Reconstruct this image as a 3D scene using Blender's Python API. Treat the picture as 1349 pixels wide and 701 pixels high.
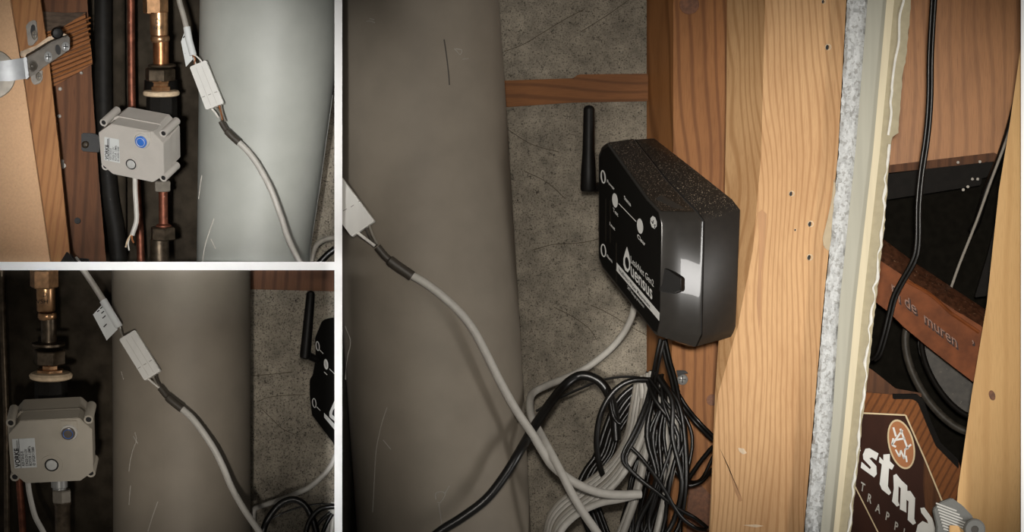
import bpy, bmesh, math, random
from mathutils import Vector, Matrix
random.seed(7)
for o in list(bpy.data.objects): bpy.data.objects.remove(o)
SC = bpy.context.scene
COL = SC.collection
# ---------------------------------------------------------------- scale: 1 unit of the plan = 0.7 mm
S = 0.0007; D = 6000.0; CX, CY = 674.5, 350.5
def W(x, y, d=0.0):
    k = S*(D+d)/D
    return Vector(((x-CX)*k, d*S, 1.2-(y-CY)*k))
# ---------------------------------------------------------------- camera
cam = bpy.data.cameras.new('camera'); camo = bpy.data.objects.new('camera', cam); COL.objects.link(camo)
camo.location = (0, -D*S, 1.2); camo.rotation_euler = (math.radians(90), 0, 0)
cam.sensor_width = 36; cam.lens = 36*D/1349; cam.clip_start = .05
SC.camera = camo
# ---------------------------------------------------------------- world, exposure, lamps
w = bpy.data.worlds.new('world'); SC.world = w; w.use_nodes = True
w.node_tree.nodes['Background'].inputs[0].default_value = (1, .95, .88, 1)
w.node_tree.nodes['Background'].inputs[1].default_value = .10
vs = SC.view_settings; vs.view_transform = 'Standard'; vs.look = 'None'; vs.gamma = 1; vs.exposure = 0; vs.use_curve_mapping = False
def spot(name, src, dst, power, half_deg, blend, rad=.04, col=(1, .95, .87), sx=1, sy=1):
    l = bpy.data.lights.new(name, 'SPOT'); o = bpy.data.objects.new(name, l); COL.objects.link(o)
    a, b = W(*src), W(*dst); o.location = a
    o.rotation_euler = (b-a).to_track_quat('-Z', 'Y').to_euler()
    l.energy = power; l.spot_size = math.radians(2*half_deg); l.spot_blend = blend; l.shadow_soft_size = rad; l.color = col
    o.scale = (sx, sy, 1)
    return o
# one lamp in front of each of the three niches, a second one on the timber of the right niche
spot('lamp_upper_left_niche', (-900, 500, -4500), (225, 160, 0), 345, 3.5, .25, .06, (1, .98, .95), 1, .8)
spot('lamp_lower_left_niche', (-400, 2500, -4100), (215, 540, 0), 140, 3.0, .8, .06, (1, .94, .86))
spot('lamp_right_niche', (620, -500, -4600), (760, 330, 0), 140, 6.0, .7, .06, (1, .94, .86))
spot('lamp_timber', (1500, -200, -4600), (1180, 350, 0), 268, 5.6, .85, .06, (1, .95, .87))
spot('divider_fill_spot', (445, 530, -4900), (445.5, 540, -110), 520, 2.6, .05, .01, (1, 1, 1), .03, 1)  # added narrow spot, only brightens the white vertical divider
spot('shelf_fill_spot', (220, 351, -4900), (210, 350.5, -110), 230, 3.4, .05, .01, (1, 1, 1), 1, .022)  # added flat spot, only brightens the white shelf edge
spot('wall_patch_fill_spot', (560, 640, -2600), (818, 478, 205), 85, 1.25, .5, .02, (1, .96, .9), .62, 1)  # added spot that imitates a bright patch on the concrete
spot('wall_patch_fill_spot_lower', (300, 700, -2600), (424, 622, 148), 36, .8, .5, .02, (1, .96, .9), .5, 1)  # same kind of added spot for the lower concrete patch
al = bpy.data.lights.new('hub_sheen_light', 'AREA'); alo = bpy.data.objects.new('hub_sheen_light', al); COL.objects.link(alo)  # added area light, placed to reflect as sheen on the control box
al.shape = 'RECTANGLE'; al.size = .08; al.size_y = .26; al.energy = 1.6; al.color = (1, .97, .93)
alo.location = W(1900, 700, -640); alo.rotation_euler = (W(920, 370, -55)-W(1900, 700, -640)).to_track_quat('-Z', 'Y').to_euler()
# ---------------------------------------------------------------- materials
def lin(c):
    f = lambda v: (v/255)/12.92 if v/255 <= .04045 else ((v/255+.055)/1.055)**2.4
    return tuple(f(v) for v in c[:3])+(1,)
def base_mat(name):
    m = bpy.data.materials.new(name); m.use_nodes = True
    nt = m.node_tree; b = nt.nodes['Principled BSDF']
    tc = nt.nodes.new('ShaderNodeTexCoord')
    return m, nt, b, tc
def nd(nt, t, **kw):
    n = nt.nodes.new(t)
    for k, v in kw.items():
        if k[0] == '_': setattr(n, k[1:], v)
        else: n.inputs[k.replace('_', ' ')].default_value = v
    return n
def mapping(nt, tc, sc=(1, 1, 1), rot=(0, 0, 0), loc=(0, 0, 0)):
    mp = nt.nodes.new('ShaderNodeMapping'); mp.inputs['Scale'].default_value = sc
    mp.inputs['Rotation'].default_value = rot; mp.inputs['Location'].default_value = loc
    nt.links.new(tc.outputs['Object'], mp.inputs[0]); return mp
def mixc(nt, fac, a, b, mode='MIX'):
    m = nt.nodes.new('ShaderNodeMix'); m.data_type = 'RGBA'; m.blend_type = mode
    for s, v in ((0, fac), (6, a), (7, b)):
        if hasattr(v, 'links'): nt.links.new(v, m.inputs[s])
        else: m.inputs[s].default_value = v
    return m.outputs[2]
def ramp(nt, src, p0, p1, c0=(0, 0, 0, 1), c1=(1, 1, 1, 1)):
    r = nt.nodes.new('ShaderNodeValToRGB'); e = r.color_ramp.elements
    e[0].position = p0; e[1].position = p1; e[0].color = c0; e[1].color = c1
    nt.links.new(src, r.inputs[0]); return r.outputs[0]
def bump(nt, b, src, strength, dist=.0006):
    n = nt.nodes.new('ShaderNodeBump'); n.inputs['Strength'].default_value = strength; n.inputs['Distance'].default_value = dist
    nt.links.new(src, n.inputs['Height']); nt.links.new(n.outputs[0], b.inputs['Normal'])
def M(name, c, rough=.5, metal=0, var=.12, ns=150, bs=0, bscale=900, spec=.5, coat=0, stretch=(1, 1, 1), speck=None, sp_scale=900, sp_t=.66, up_only=False):
    m, nt, b, tc = base_mat(name)
    mp = mapping(nt, tc, stretch)
    n = nd(nt, 'ShaderNodeTexNoise', Scale=ns, Detail=5.0); nt.links.new(mp.outputs[0], n.inputs[0])
    c = lin(c); lo = tuple(v*(1-var) for v in c[:3])+(1,); hi = tuple(min(1, v*(1+var)) for v in c[:3])+(1,)
    col = ramp(nt, n.outputs[0], .35, .65, lo, hi)
    if speck:
        n2 = nd(nt, 'ShaderNodeTexNoise', Scale=sp_scale, Detail=2.0); nt.links.new(tc.outputs['Object'], n2.inputs[0])
        f = ramp(nt, n2.outputs[0], sp_t, sp_t+.05)
        if up_only:
            g = nt.nodes.new('ShaderNodeNewGeometry'); sx = nt.nodes.new('ShaderNodeSeparateXYZ'); nt.links.new(g.outputs['True Normal'], sx.inputs[0])
            f2 = ramp(nt, sx.outputs[2], .2, .5)
            mu = nd(nt, 'ShaderNodeMath', _operation='MULTIPLY'); nt.links.new(f, mu.inputs[0]); nt.links.new(f2, mu.inputs[1]); f = mu.outputs[0]
        col = mixc(nt, f, col, lin(speck))
    nt.links.new(col, b.inputs['Base Color'])
    b.inputs['Roughness'].default_value = rough; b.inputs['Metallic'].default_value = metal
    b.inputs['Specular IOR Level'].default_value = spec; b.inputs['Coat Weight'].default_value = coat
    if bs:
        n3 = nd(nt, 'ShaderNodeTexNoise', Scale=bscale, Detail=4.0); nt.links.new(mp.outputs[0], n3.inputs[0]); bump(nt, b, n3.outputs[0], bs)
    return m
def wood(name, light, dark, period=8, dist=4, contrast=.5, along='Z', tilt=0, rough=.55, bs=.12, nz=25, line=.62, swirl=.006):
    """growth rings: bands warped by a broad noise, thin dark late-wood lines, fine fibres, soft blotches"""
    m, nt, b, tc = base_mat(name)
    mp = mapping(nt, tc, (1, 1, 1), (0, math.radians(tilt), 0))
    mp2 = nt.nodes.new('ShaderNodeMapping'); mp2.inputs['Scale'].default_value = {'Z': (1, 1, .05), 'X': (.05, 1, 1)}[along]; nt.links.new(mp.outputs[0], mp2.inputs[0])
    mp3 = nt.nodes.new('ShaderNodeMapping'); mp3.inputs['Scale'].default_value = {'Z': (1, 1, .28), 'X': (.28, 1, 1)}[along]; nt.links.new(mp.outputs[0], mp3.inputs[0])
    wn = nd(nt, 'ShaderNodeTexNoise', Scale=16.0, Detail=1.5, Roughness=.4); nt.links.new(mp3.outputs[0], wn.inputs[0])
    sub = nd(nt, 'ShaderNodeVectorMath', _operation='SUBTRACT'); nt.links.new(wn.outputs[1], sub.inputs[0]); sub.inputs[1].default_value = (.5, .5, .5)
    scl = nd(nt, 'ShaderNodeVectorMath', _operation='SCALE'); nt.links.new(sub.outputs[0], scl.inputs[0]); scl.inputs['Scale'].default_value = swirl*dist
    add = nd(nt, 'ShaderNodeVectorMath', _operation='ADD'); nt.links.new(mp2.outputs[0], add.inputs[0]); nt.links.new(scl.outputs[0], add.inputs[1])
    wv = nd(nt, 'ShaderNodeTexWave', Scale=.314/(period*S), Distortion=1.2, Detail=2.0, Detail_Scale=.5, _bands_direction='X' if along == 'Z' else 'Z')
    nt.links.new(add.outputs[0], wv.inputs[0])
    f1 = ramp(nt, wv.outputs[1], line, .99)
    fi = nd(nt, 'ShaderNodeTexNoise', Scale=1300.0, Detail=4.0); nt.links.new(mp2.outputs[0], fi.inputs[0])
    bl = nd(nt, 'ShaderNodeTexNoise', Scale=float(nz), Detail=4.0); nt.links.new(mp3.outputs[0], bl.inputs[0])
    L, Dk = lin(light), lin(dark)
    mid = tuple(L[i]*(1-contrast)+Dk[i]*contrast for i in range(3))+(1,)
    c = mixc(nt, f1, L, mid)
    c = mixc(nt, ramp(nt, fi.outputs[0], .48, .8, (0, 0, 0, 1), (.45, .45, .45, 1)), c, Dk)
    c = mixc(nt, ramp(nt, bl.outputs[0], .45, .75, (0, 0, 0, 1), (.55, .55, .55, 1)), c, Dk)
    nt.links.new(c, b.inputs['Base Color']); b.inputs['Roughness'].default_value = rough; b.inputs['Specular IOR Level'].default_value = .15
    bump(nt, b, fi.outputs[0], bs, .0003)
    return m
def concrete(name, c, pore, psc=170):
    m, nt, b, tc = base_mat(name)
    n = nd(nt, 'ShaderNodeTexNoise', Scale=60.0, Detail=8.0, Roughness=.7); nt.links.new(tc.outputs['Object'], n.inputs[0])
    c = lin(c); col = ramp(nt, n.outputs[0], .3, .7, tuple(v*.6 for v in c[:3])+(1,), tuple(v*1.45 for v in c[:3])+(1,))
    wn = nd(nt, 'ShaderNodeTexNoise', Scale=500.0, Detail=3.0); nt.links.new(tc.outputs['Object'], wn.inputs[0])
    v = nd(nt, 'ShaderNodeTexVoronoi', Scale=float(psc)); nt.links.new(mixc(nt, .012, tc.outputs['Object'], wn.outputs[1]), v.inputs[0])
    n2 = nd(nt, 'ShaderNodeTexNoise', Scale=90.0, Detail=2.0); nt.links.new(tc.outputs['Object'], n2.inputs[0])
    ad = nd(nt, 'ShaderNodeMath', _operation='MULTIPLY_ADD'); nt.links.new(n2.outputs[0], ad.inputs[0]); ad.inputs[1].default_value = -.55; nt.links.new(v.outputs[0], ad.inputs[2])
    ad2 = nd(nt, 'ShaderNodeMath', _operation='ADD'); nt.links.new(ad.outputs[0], ad2.inputs[0]); ad2.inputs[1].default_value = .30
    f = ramp(nt, ad2.outputs[0], .12, .26)
    col = mixc(nt, f, lin(pore), col)
    fine = nd(nt, 'ShaderNodeTexNoise', Scale=620.0, Detail=3.0, Roughness=.6); nt.links.new(tc.outputs['Object'], fine.inputs[0])
    col = mixc(nt, ramp(nt, fine.outputs[0], .52, .66, (0, 0, 0, 1), (.75, .75, .75, 1)), col, lin(pore))
    nt.links.new(col, b.inputs['Base Color']); b.inputs['Roughness'].default_value = .9
    bump(nt, b, f, .5, .001)
    return m
MAT = dict(
    white=M('white_paint', (252, 252, 252), .6, var=.01, spec=.2),
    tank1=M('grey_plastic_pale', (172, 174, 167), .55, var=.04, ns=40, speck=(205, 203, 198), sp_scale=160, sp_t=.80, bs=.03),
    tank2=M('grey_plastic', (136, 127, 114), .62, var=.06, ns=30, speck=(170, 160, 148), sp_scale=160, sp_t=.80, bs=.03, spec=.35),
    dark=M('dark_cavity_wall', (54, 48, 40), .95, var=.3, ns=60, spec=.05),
    void=M('unlit_cavity_board', (22, 20, 16), .95, var=.2, spec=.05),  # near-black colour carries the darkness of the unlit gaps
    conc=concrete('lightweight_concrete', (138, 130, 116), (40, 34, 28), 230),
    mdf=M('fibreboard', (200, 160, 122), .75, var=.05, ns=500, speck=(172, 130, 90), sp_scale=700, sp_t=.68, bs=.05),
    pine_edge=wood('cut_pine_edge', (162, 114, 70), (116, 74, 42), 10, 3, .45, nz=60, tilt=-6),
    brown=wood('stained_brown_board', (104, 66, 40), (50, 30, 18), 16, 4, .45),
    block=wood('weathered_block', (136, 86, 46), (56, 34, 20), 5.2, 1.5, .9, 'X', 24, bs=.5),
    blocktop=M('dusty_block_top', (104, 88, 74), .9, var=.3, ns=250, stretch=(.4, 1, 1), bs=.3),
    steel=M('hinge_steel', (78, 72, 64), .4, .3, .2, spec=.4),
    nickel=M('bright_nickel', (158, 158, 156), .35, .4, .08),
    blackp=M('black_plastic', (16, 14, 12), .5, var=.2, spec=.25),
    blackpipe=M('black_pipe', (26, 24, 21), .6, var=.2, spec=.15, speck=(110, 102, 90), sp_scale=260, sp_t=.76),
    copper=M('aged_copper', (178, 122, 84), .32, .9, .28, ns=120),
    copperd=M('dull_copper', (120, 72, 54), .5, .7, .35, ns=150, speck=(190, 160, 140), sp_scale=240, sp_t=.7),
    brass=M('tarnished_brass', (196, 152, 112), .3, .85, .28, ns=140),
    brassd=M('dark_fitting_metal', (94, 82, 68), .4, .8, .35, ns=150),
    cream=M('cream_washer', (214, 190, 158), .5, var=.15),
    zinc=M('dull_zinc', (134, 127, 116), .45, .2, .12, spec=.3),
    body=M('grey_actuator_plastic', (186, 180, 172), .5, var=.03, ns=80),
    body2=M('grey_actuator_plastic_dim', (170, 162, 148), .5, var=.03, ns=80),  # darker copy of body, the niche's dimmer light put into the colour
    blue=M('blue_button', (52, 110, 196), .35, var=.02),
    greybtn=M('grey_button', (92, 84, 78), .3, var=.05, coat=.5),
    label=M('paper_label', (206, 208, 206), .6, var=.02),
    ink=M('black_ink', (26, 24, 24), .7, var=.02),
    whiteink=M('white_ink', (240, 240, 236), .5, var=.02),
    cable=M('pale_grey_cable', (188, 184, 176), .45, var=.05),
    cabled=M('grey_cable', (158, 152, 142), .45, var=.08),
    conn=M('white_nylon', (224, 222, 216), .45, var=.03, stretch=(1, 1, .2)),
    shrink=M('dark_heat_shrink', (62, 56, 48), .5, var=.1),
    wirew=M('white_wire', (222, 218, 210), .4),
    wireb=M('brown_wire', (150, 92, 52), .4),
    wireg=M('grey_wire', (128, 122, 112), .4),
    blackc=M('black_cable', (15, 13, 11), .34, var=.2, spec=.55),
    hub=M('dusty_black_plastic', (34, 29, 24), .42, var=.15, speck=(150, 136, 118), sp_scale=900, sp_t=.62, up_only=True),
    hubg=M('glossy_black_plastic', (44, 41, 37), .3, var=.1, spec=.7, coat=.3),
    sticker=M('black_sticker', (13, 12, 10), .6, var=.05, spec=.3),
    batten=wood('rough_batten', (134, 86, 46), (78, 46, 24), 14, 5, .5, 'X'),
    stud1=wood('amber_pine', (170, 116, 70), (106, 64, 34), 17, 8, .6),
    stud2=wood('pale_pine', (210, 168, 122), (158, 112, 70), 8.5, 9, .5, bs=.06),
    studr=wood('fresh_pine', (232, 188, 130), (198, 148, 94), 26, 6, .3, bs=.04, nz=18),
    knot=M('pine_knot', (122, 76, 46), .6, var=.25, ns=300),
    gyp=M('crumbled_gypsum', (204, 206, 206), .9, var=.1, ns=500, bs=1.0, bscale=420, spec=.1, speck=(172, 172, 170), sp_scale=260, sp_t=.56),
    paper=M('grey_board_paper', (180, 178, 164), .8, var=.05, stretch=(1, 1, .06), spec=.2),
    bead=M('cream_bead', (220, 208, 178), .6, var=.05, stretch=(1, 1, .06), spec=.2),
    paper2=M('beige_board_paper', (174, 164, 138), .85, var=.06, spec=.2),
    torn=M('torn_plaster', (236, 234, 226), .9, var=.06, bs=.6),
    filler=M('beige_filler', (200, 184, 156), .8, var=.05),
    panelw=wood('varnished_panel', (188, 132, 84), (116, 72, 38), 18, 6, .35, rough=.35),
    railm=M('dark_rail', (22, 19, 16), .6, .1, .2, spec=.1, speck=(110, 98, 84), sp_scale=220, sp_t=.77),
    carved=M('carved_brown_beam', (122, 68, 36), .55, var=.25, ns=70, bs=.25, bscale=150, spec=.12),
    carvedt=M('rough_beam_edge', (74, 46, 32), .35, var=.4, ns=200, bs=1.0, bscale=260, speck=(120, 92, 72), sp_scale=330, sp_t=.68),
    signw=M('dark_stained_sign', (56, 30, 20), .5, var=.2, ns=50, stretch=(1, 1, .4), spec=.15),
    signe=wood('sign_border_wood', (140, 86, 46), (70, 40, 22), 9, 2, .6, 'Z', -28),
    gold=M('pale_gold_line', (222, 200, 160), .5, var=.03),
    emb=M('orange_emblem', (176, 112, 64), .5, var=.05),
    rubber=M('dark_rubber', (60, 55, 48), .5, var=.3, spec=.3, speck=(130, 122, 110), sp_scale=260, sp_t=.70),
    ribbed=M('grey_ribbed_plastic', (118, 118, 114), .6, var=.05),
    carvedhi=M('raised_letter_highlight', (130, 80, 48), .5, var=.3, ns=500),  # lighter tone painted in for light catching the raised letters
    carvedsh=M('raised_letter_shade', (52, 30, 20), .7),  # dark tone painted in as shade around the raised letters
    streak=M('resin_stain', (184, 136, 90), .6, var=.15, ns=120, stretch=(1, 1, .1)),
    crack=M('concrete_crack', (92, 84, 72), .95, spec=.05),
    armm=M('satin_arm_steel', (150, 152, 154), .38, .15, .08),
    silver=M('bright_screw', (214, 214, 210), .3, .3, .08),
    plaster=M('plaster_spot', (200, 194, 184), .8),
)
# ---------------------------------------------------------------- object helpers
OFF = {}
def fin(me):
    for p in me.polygons: p.use_smooth = True
    try: me.set_sharp_from_angle(angle=math.radians(38))
    except Exception: pass
def part(name, bm, mat, parent=None, label=None):
    off = OFF.get(parent.name, Vector((0, 0, 0))) if parent else Vector((0, 0, 0))
    bmesh.ops.recalc_face_normals(bm, faces=bm.faces)
    for v in bm.verts: v.co -= off
    me = bpy.data.meshes.new(name); bm.to_mesh(me); bm.free(); me.materials.append(MAT[mat]); fin(me)
    o = bpy.data.objects.new(name, me); COL.objects.link(o)
    if parent: o.parent = parent
    OFF[o.name] = off
    if label: o['label'] = label
    return o
def thing(name, label, cat, base, group=None):
    o = bpy.data.objects.new(name, None); COL.objects.link(o); o.location = W(*base); o.empty_display_size = .02
    OFF[o.name] = W(*base); o['label'] = label; o['category'] = cat
    if group: o['group'] = group
    return o
def single(name, bm, mat, label, cat, base, group=None):
    b = W(*base)
    for v in bm.verts: v.co -= b
    o = part(name, bm, mat); o.location = b; OFF[o.name] = b; o['label'] = label; o['category'] = cat
    if group: o['group'] = group
    return o
def struct(name, bm, mat, parent=None):
    o = part(name, bm, mat, parent)
    if not parent: o['kind'] = 'structure'
    return o
def BM(): return bmesh.new()
def addpoly(bm, rows, closed=True, caps=True):
    vr = [[bm.verts.new(p) for p in r] for r in rows]
    n = len(vr[0])
    for a, b in zip(vr, vr[1:]):
        for i in range(n if closed else n-1):
            j = (i+1) % n
            try: bm.faces.new((a[i], a[j], b[j], b[i]))
            except ValueError: pass
    if caps and closed:
        for r in (vr[0], vr[-1]):
            try: bm.faces.new(r)
            except ValueError: pass
    return bm
def loft(rows, closed=True, caps=True): return addpoly(BM(), rows, closed, caps)
def vec(ex, ey, ed): return Vector((ex, ed, -ey))*S
def prism(pts, ext, bm=None, bev=0, seg=2):
    """pts: (x,y,d) outline, ext: (ex,ey,ed)"""
    own = bm is None
    if own: bm = BM()
    a = [W(*p) for p in pts]; e = vec(*ext)
    addpoly(bm, [a, [p+e for p in a]])
    if bev and own:
        bmesh.ops.recalc_face_normals(bm, faces=bm.faces)
        bmesh.ops.bevel(bm, geom=list(bm.edges), offset=bev*S, segments=seg, affect='EDGES', clamp_overlap=True)
    return bm
def plan(pts, d): return [(x, y, d(x, y) if callable(d) else d) for x, y in pts]
def slab(pts, d, th, bev=0): return prism(plan(pts, d), (0, 0, th), bev=bev)
def plane3(a, b, c):
    (x1, y1, z1), (x2, y2, z2), (x3, y3, z3) = a, b, c
    det = (x2-x1)*(y3-y1)-(x3-x1)*(y2-y1)
    p = ((z2-z1)*(y3-y1)-(z3-z1)*(y2-y1))/det; q = ((x2-x1)*(z3-z1)-(x3-x1)*(z2-z1))/det
    return lambda x, y: z1+p*(x-x1)+q*(y-y1)
def frame(ax):
    ax = ax.normalized(); u = ax.cross(Vector((0, 1, 0)))
    if u.length < .1: u = Vector((1, 0, 0)).cross(ax)
    u.normalize(); return ax, u, ax.cross(u)
def lathe(c, axis, prof, seg=24, bm=None, caps=True, phase=0):
    """c px point, axis px dir, prof [(t,r)]"""
    if bm is None: bm = BM()
    o = W(*c); a, u, v = frame(vec(*axis)); rows = []
    for t, r in prof:
        rows.append([o+a*t*S+(u*math.cos(2*math.pi*i/seg+phase)+v*math.sin(2*math.pi*i/seg+phase))*max(r, .01)*S for i in range(seg)])
    return addpoly(bm, rows, True, caps)
def smooth_pts(pts, n=6):
    P = [Vector(p) for p in pts]; P = [P[0]*2-P[1]]+P+[P[-1]*2-P[-2]]; out = []
    for i in range(1, len(P)-2):
        for k in range(n):
            t = k/n; a, b, c, d = P[i-1], P[i], P[i+1], P[i+2]
            out.append(.5*((2*b)+(-a+c)*t+(2*a-5*b+4*c-d)*t*t+(-a+3*b-3*c+d)*t**3))
    out.append(P[-2]); return out
def tube(pts, r, bm=None, seg=12, n=8, smooth=True):
    if bm is None: bm = BM()
    pp = smooth_pts(pts, n) if smooth else [Vector(p) for p in pts]
    q = [W(*p) for p in pp]; rows = []; u = None
    for i, p in enumerate(q):
        t = (q[min(i+1, len(q)-1)]-q[max(i-1, 0)]).normalized()
        if u is None: u = t.orthogonal().normalized()
        u = (u-t*u.dot(t)).normalized(); v = t.cross(u)
        rr = r(i/(len(q)-1)) if callable(r) else r
        rows.append([p+(u*math.cos(2*math.pi*k/seg)+v*math.sin(2*math.pi*k/seg))*rr*S for k in range(seg)])
    return addpoly(bm, rows)
def twin(pts, r, dx=None, dy=0):
    bm = BM(); dx = r*.9 if dx is None else dx
    tube([(x-dx, y-dy, d) for x, y, d in pts], r, bm); tube([(x+dx, y+dy, d) for x, y, d in pts], r, bm); return bm
def text(body, o, ux, uy, pl, off=-.7, bm=None, ext=0, bold=0):
    """flat lettering: em square mapped by vectors ux, uy (plan px) from origin o onto plane pl"""
    cu = bpy.data.curves.new('t', 'FONT'); cu.body = body; cu.size = 1; cu.offset = bold; cu.extrude = ext; cu.resolution_u = 3
    ob = bpy.data.objects.new('t', cu); COL.objects.link(ob); bpy.context.view_layer.update()
    me = bpy.data.meshes.new_from_object(ob.evaluated_get(bpy.context.evaluated_depsgraph_get()))
    bpy.data.objects.remove(ob); bpy.data.curves.remove(cu)
    if bm is None: bm = BM()
    vs_ = []
    for v in me.vertices:
        x = o[0]+v.co.x*ux[0]+v.co.y*uy[0]; y = o[1]+v.co.x*ux[1]+v.co.y*uy[1]
        vs_.append(bm.verts.new(W(x, y, pl(x, y)+off-(v.co.z*ext and v.co.z*abs(ux[0])))))
    for p in me.polygons:
        try: bm.faces.new([vs_[i] for i in p.vertices])
        except ValueError: pass
    bpy.data.meshes.remove(me); return bm
def stroke(bm, pts, wd, pl, off=-.7):
    """painted line of width wd on plane"""
    for (x1, y1), (x2, y2) in zip(pts, pts[1:]):
        L = math.hypot(x2-x1, y2-y1) or 1; nx, ny = -(y2-y1)/L*wd/2, (x2-x1)/L*wd/2
        q = [(x1+nx, y1+ny), (x2+nx, y2+ny), (x2-nx, y2-ny), (x1-nx, y1-ny)]
        bm.faces.new([bm.verts.new(W(x, y, pl(x, y)+off)) for x, y in q])
    return bm
def flat(pts, pl, off=-.7, bm=None):
    if bm is None: bm = BM()
    f = bm.faces.new([bm.verts.new(W(x, y, pl(x, y)+off)) for x, y in pts]); return bm
def ell(cx, cy, rx, ry, n=24, rot=0):
    c, s = math.cos(rot), math.sin(rot)
    return [(cx+rx*math.cos(a)*c-ry*math.sin(a)*s, cy+rx*math.cos(a)*s+ry*math.sin(a)*c) for a in [2*math.pi*i/n for i in range(n)]]
def annulus(cx, cy, rx, ry, t, pl, off=-.8, n=28, rot=0):
    bm = BM(); A = ell(cx, cy, rx, ry, n, rot); B = ell(cx, cy, rx-t, ry-t, n, rot)
    return addpoly(bm, [[W(x, y, pl(x, y)+off) for x, y in A], [W(x, y, pl(x, y)+off) for x, y in B]], True, False)
def interp(tab, y):
    if y <= tab[0][0]: a, b = tab[0], tab[1]
    elif y >= tab[-1][0]: a, b = tab[-2], tab[-1]
    else:
        for a, b in zip(tab, tab[1:]):
            if a[0] <= y <= b[0]: break
    return a[1]+(b[1]-a[1])*(y-a[0])/(b[0]-a[0])
def screw(parent, c, rx, ry, pl, mat='nickel', name='screw', depth=3, rot=0):
    """domed cross-head screw seated on plane"""
    rows = []
    for s, h in ((1, .4), (.95, -.4*depth), (.6, -.9*depth), (.15, -depth)):
        rows.append([W(x, y, pl(x, y)+h) for x, y in ell(c[0], c[1], rx*s, ry*s, 20)])
    sc_ = part(name, loft(rows), mat, parent)
    bm = BM()
    for a in (rot, rot+math.pi/2):
        ca, sa = math.cos(a), math.sin(a); bm2 = [(-.6, -.1), (.6, -.1), (.6, .1), (-.6, .1)]
        flat([(c[0]+rx*(p*ca-q*sa), c[1]+ry*(p*sa+q*ca)) for p, q in bm2], pl, -depth-.35-(.05 if a == rot else 0), bm)
    if parent is None or parent.parent is None: part('cross_slot', bm, 'ink', sc_)
    else: bm.free()
    return sc_
def hexnut(x, y0, y1, r, d, mat, parent, name='nut', tilt=.16, phase=.26, cham=1.5):
    L = y1-y0
    return part(name, lathe((x, y0, d), (0, 1, tilt), [(0, r-cham), (cham, r), (L-cham, r), (L, r-cham)], 6, phase=phase), mat, parent)
# ---------------------------------------------------------------- structure: white partitions, backs, walls
X0, Y0, X1, Y1 = -70, -60, 1400, 760
def box(x0, y0, x1, y1, d0, d1, bev=0): return slab([(x0, y0), (x1, y0), (x1, y1), (x0, y1)], d0, d1-d0, bev)
FR = -110
def beam(x0, y0, x1, y1, d0, d1):   # sides follow the sight line so only the front edge is seen straight on
    return loft([[W(x, y, d0) for x, y in ((x0, y0), (x1, y0), (x1, y1), (x0, y1))], [W(x, y, d1) for x, y in ((x0, y0), (x1, y0), (x1, y1), (x0, y1))]])
struct('trim_1', beam(440.6, Y0, 450.8, Y1, FR, FR+8), 'white')
struct('trim_2', beam(X0, 345, 440.6, 356, FR, FR+8), 'white')
struct('trim_3', beam(1345, Y0, 1400, Y1, FR, FR+8), 'white')
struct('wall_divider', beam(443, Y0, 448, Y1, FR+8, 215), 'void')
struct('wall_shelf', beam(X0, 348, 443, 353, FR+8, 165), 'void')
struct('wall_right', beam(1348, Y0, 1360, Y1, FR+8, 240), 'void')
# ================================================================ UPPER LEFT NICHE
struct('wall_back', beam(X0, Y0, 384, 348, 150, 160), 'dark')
struct('wall_back_concrete', beam(384, Y0, 443, 348, 148, 160), 'conc')
def tank(name, label, mat, lt, rt, y0, y1, da, clampL, clampR, base, rim=None):
    t = thing(name, label, 'tank', base)
    rows = []; N = 72
    ys = [y0+(y1-y0)*i/24 for i in range(25)]
    for y in ys:
        l, r = interp(lt, y), interp(rt, y); c, R = (l+r)/2, (r-l)/2
        rows.append([W(min(max(c+R*math.cos(a), clampL), clampR), y, da+R*math.sin(a)) for a in [2*math.pi*i/N for i in range(N)]])
    part('shell', loft(rows), mat, t)
    return t
def tankd(lt, rt, da, x, y):
    l, r = interp(lt, y), interp(rt, y); c, R = (l+r)/2, (r-l)/2
    return da-math.sqrt(max(R*R-(x-c)**2, 0))
T1L = [(0, 263), (345, 259)]; T1R = [(0, 455), (120, 439), (250, 421), (320, 410), (345, 408)]
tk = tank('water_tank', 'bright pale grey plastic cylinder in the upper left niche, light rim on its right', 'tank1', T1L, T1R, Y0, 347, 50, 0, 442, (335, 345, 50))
part('rim', tube([(interp(T1R, y)-2, y, 44) for y in (125, 160, 200, 240, 280, 320, 346)], 2.6), 'tank1', tk)
for i, q in enumerate([[(282, 288), (276, 305), (270, 325), (267, 345)], [(266, 231), (264, 245), (262, 262)], [(278, 315), (284, 328)]]):
    part('scratch', tube([(x, y, tankd(T1L, T1R, 50, x, y)+.4) for x, y in q], .9, seg=5), 'plaster', tk)
# fibreboard door and post
single('fibreboard_door', slab([(X0, Y0), (10, Y0), (13, 0), (30, 100), (66, 346), (X0, 346)], -78, 18, 1), 'mdf', 'tan fibreboard door edge at the far left of the upper left niche', 'door', (0, 346, -70))
post = thing('wooden_post', 'narrow orange-brown pine post behind the fibreboard door, hinge screwed on it', 'post', (60, 346, -40))
part('beam', loft([[W(x0, y, -58), W(x1, y, -58), W(x1+1, y, -18), W(x0, y, -18)] for y, x0, x1 in ((Y0, 2, 46), (0, 8, 53), (60, 18, 62), (120, 28, 69), (200, 38, 78), (280, 50, 86), (346, 58, 93))]), 'pine_edge', post)
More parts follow.
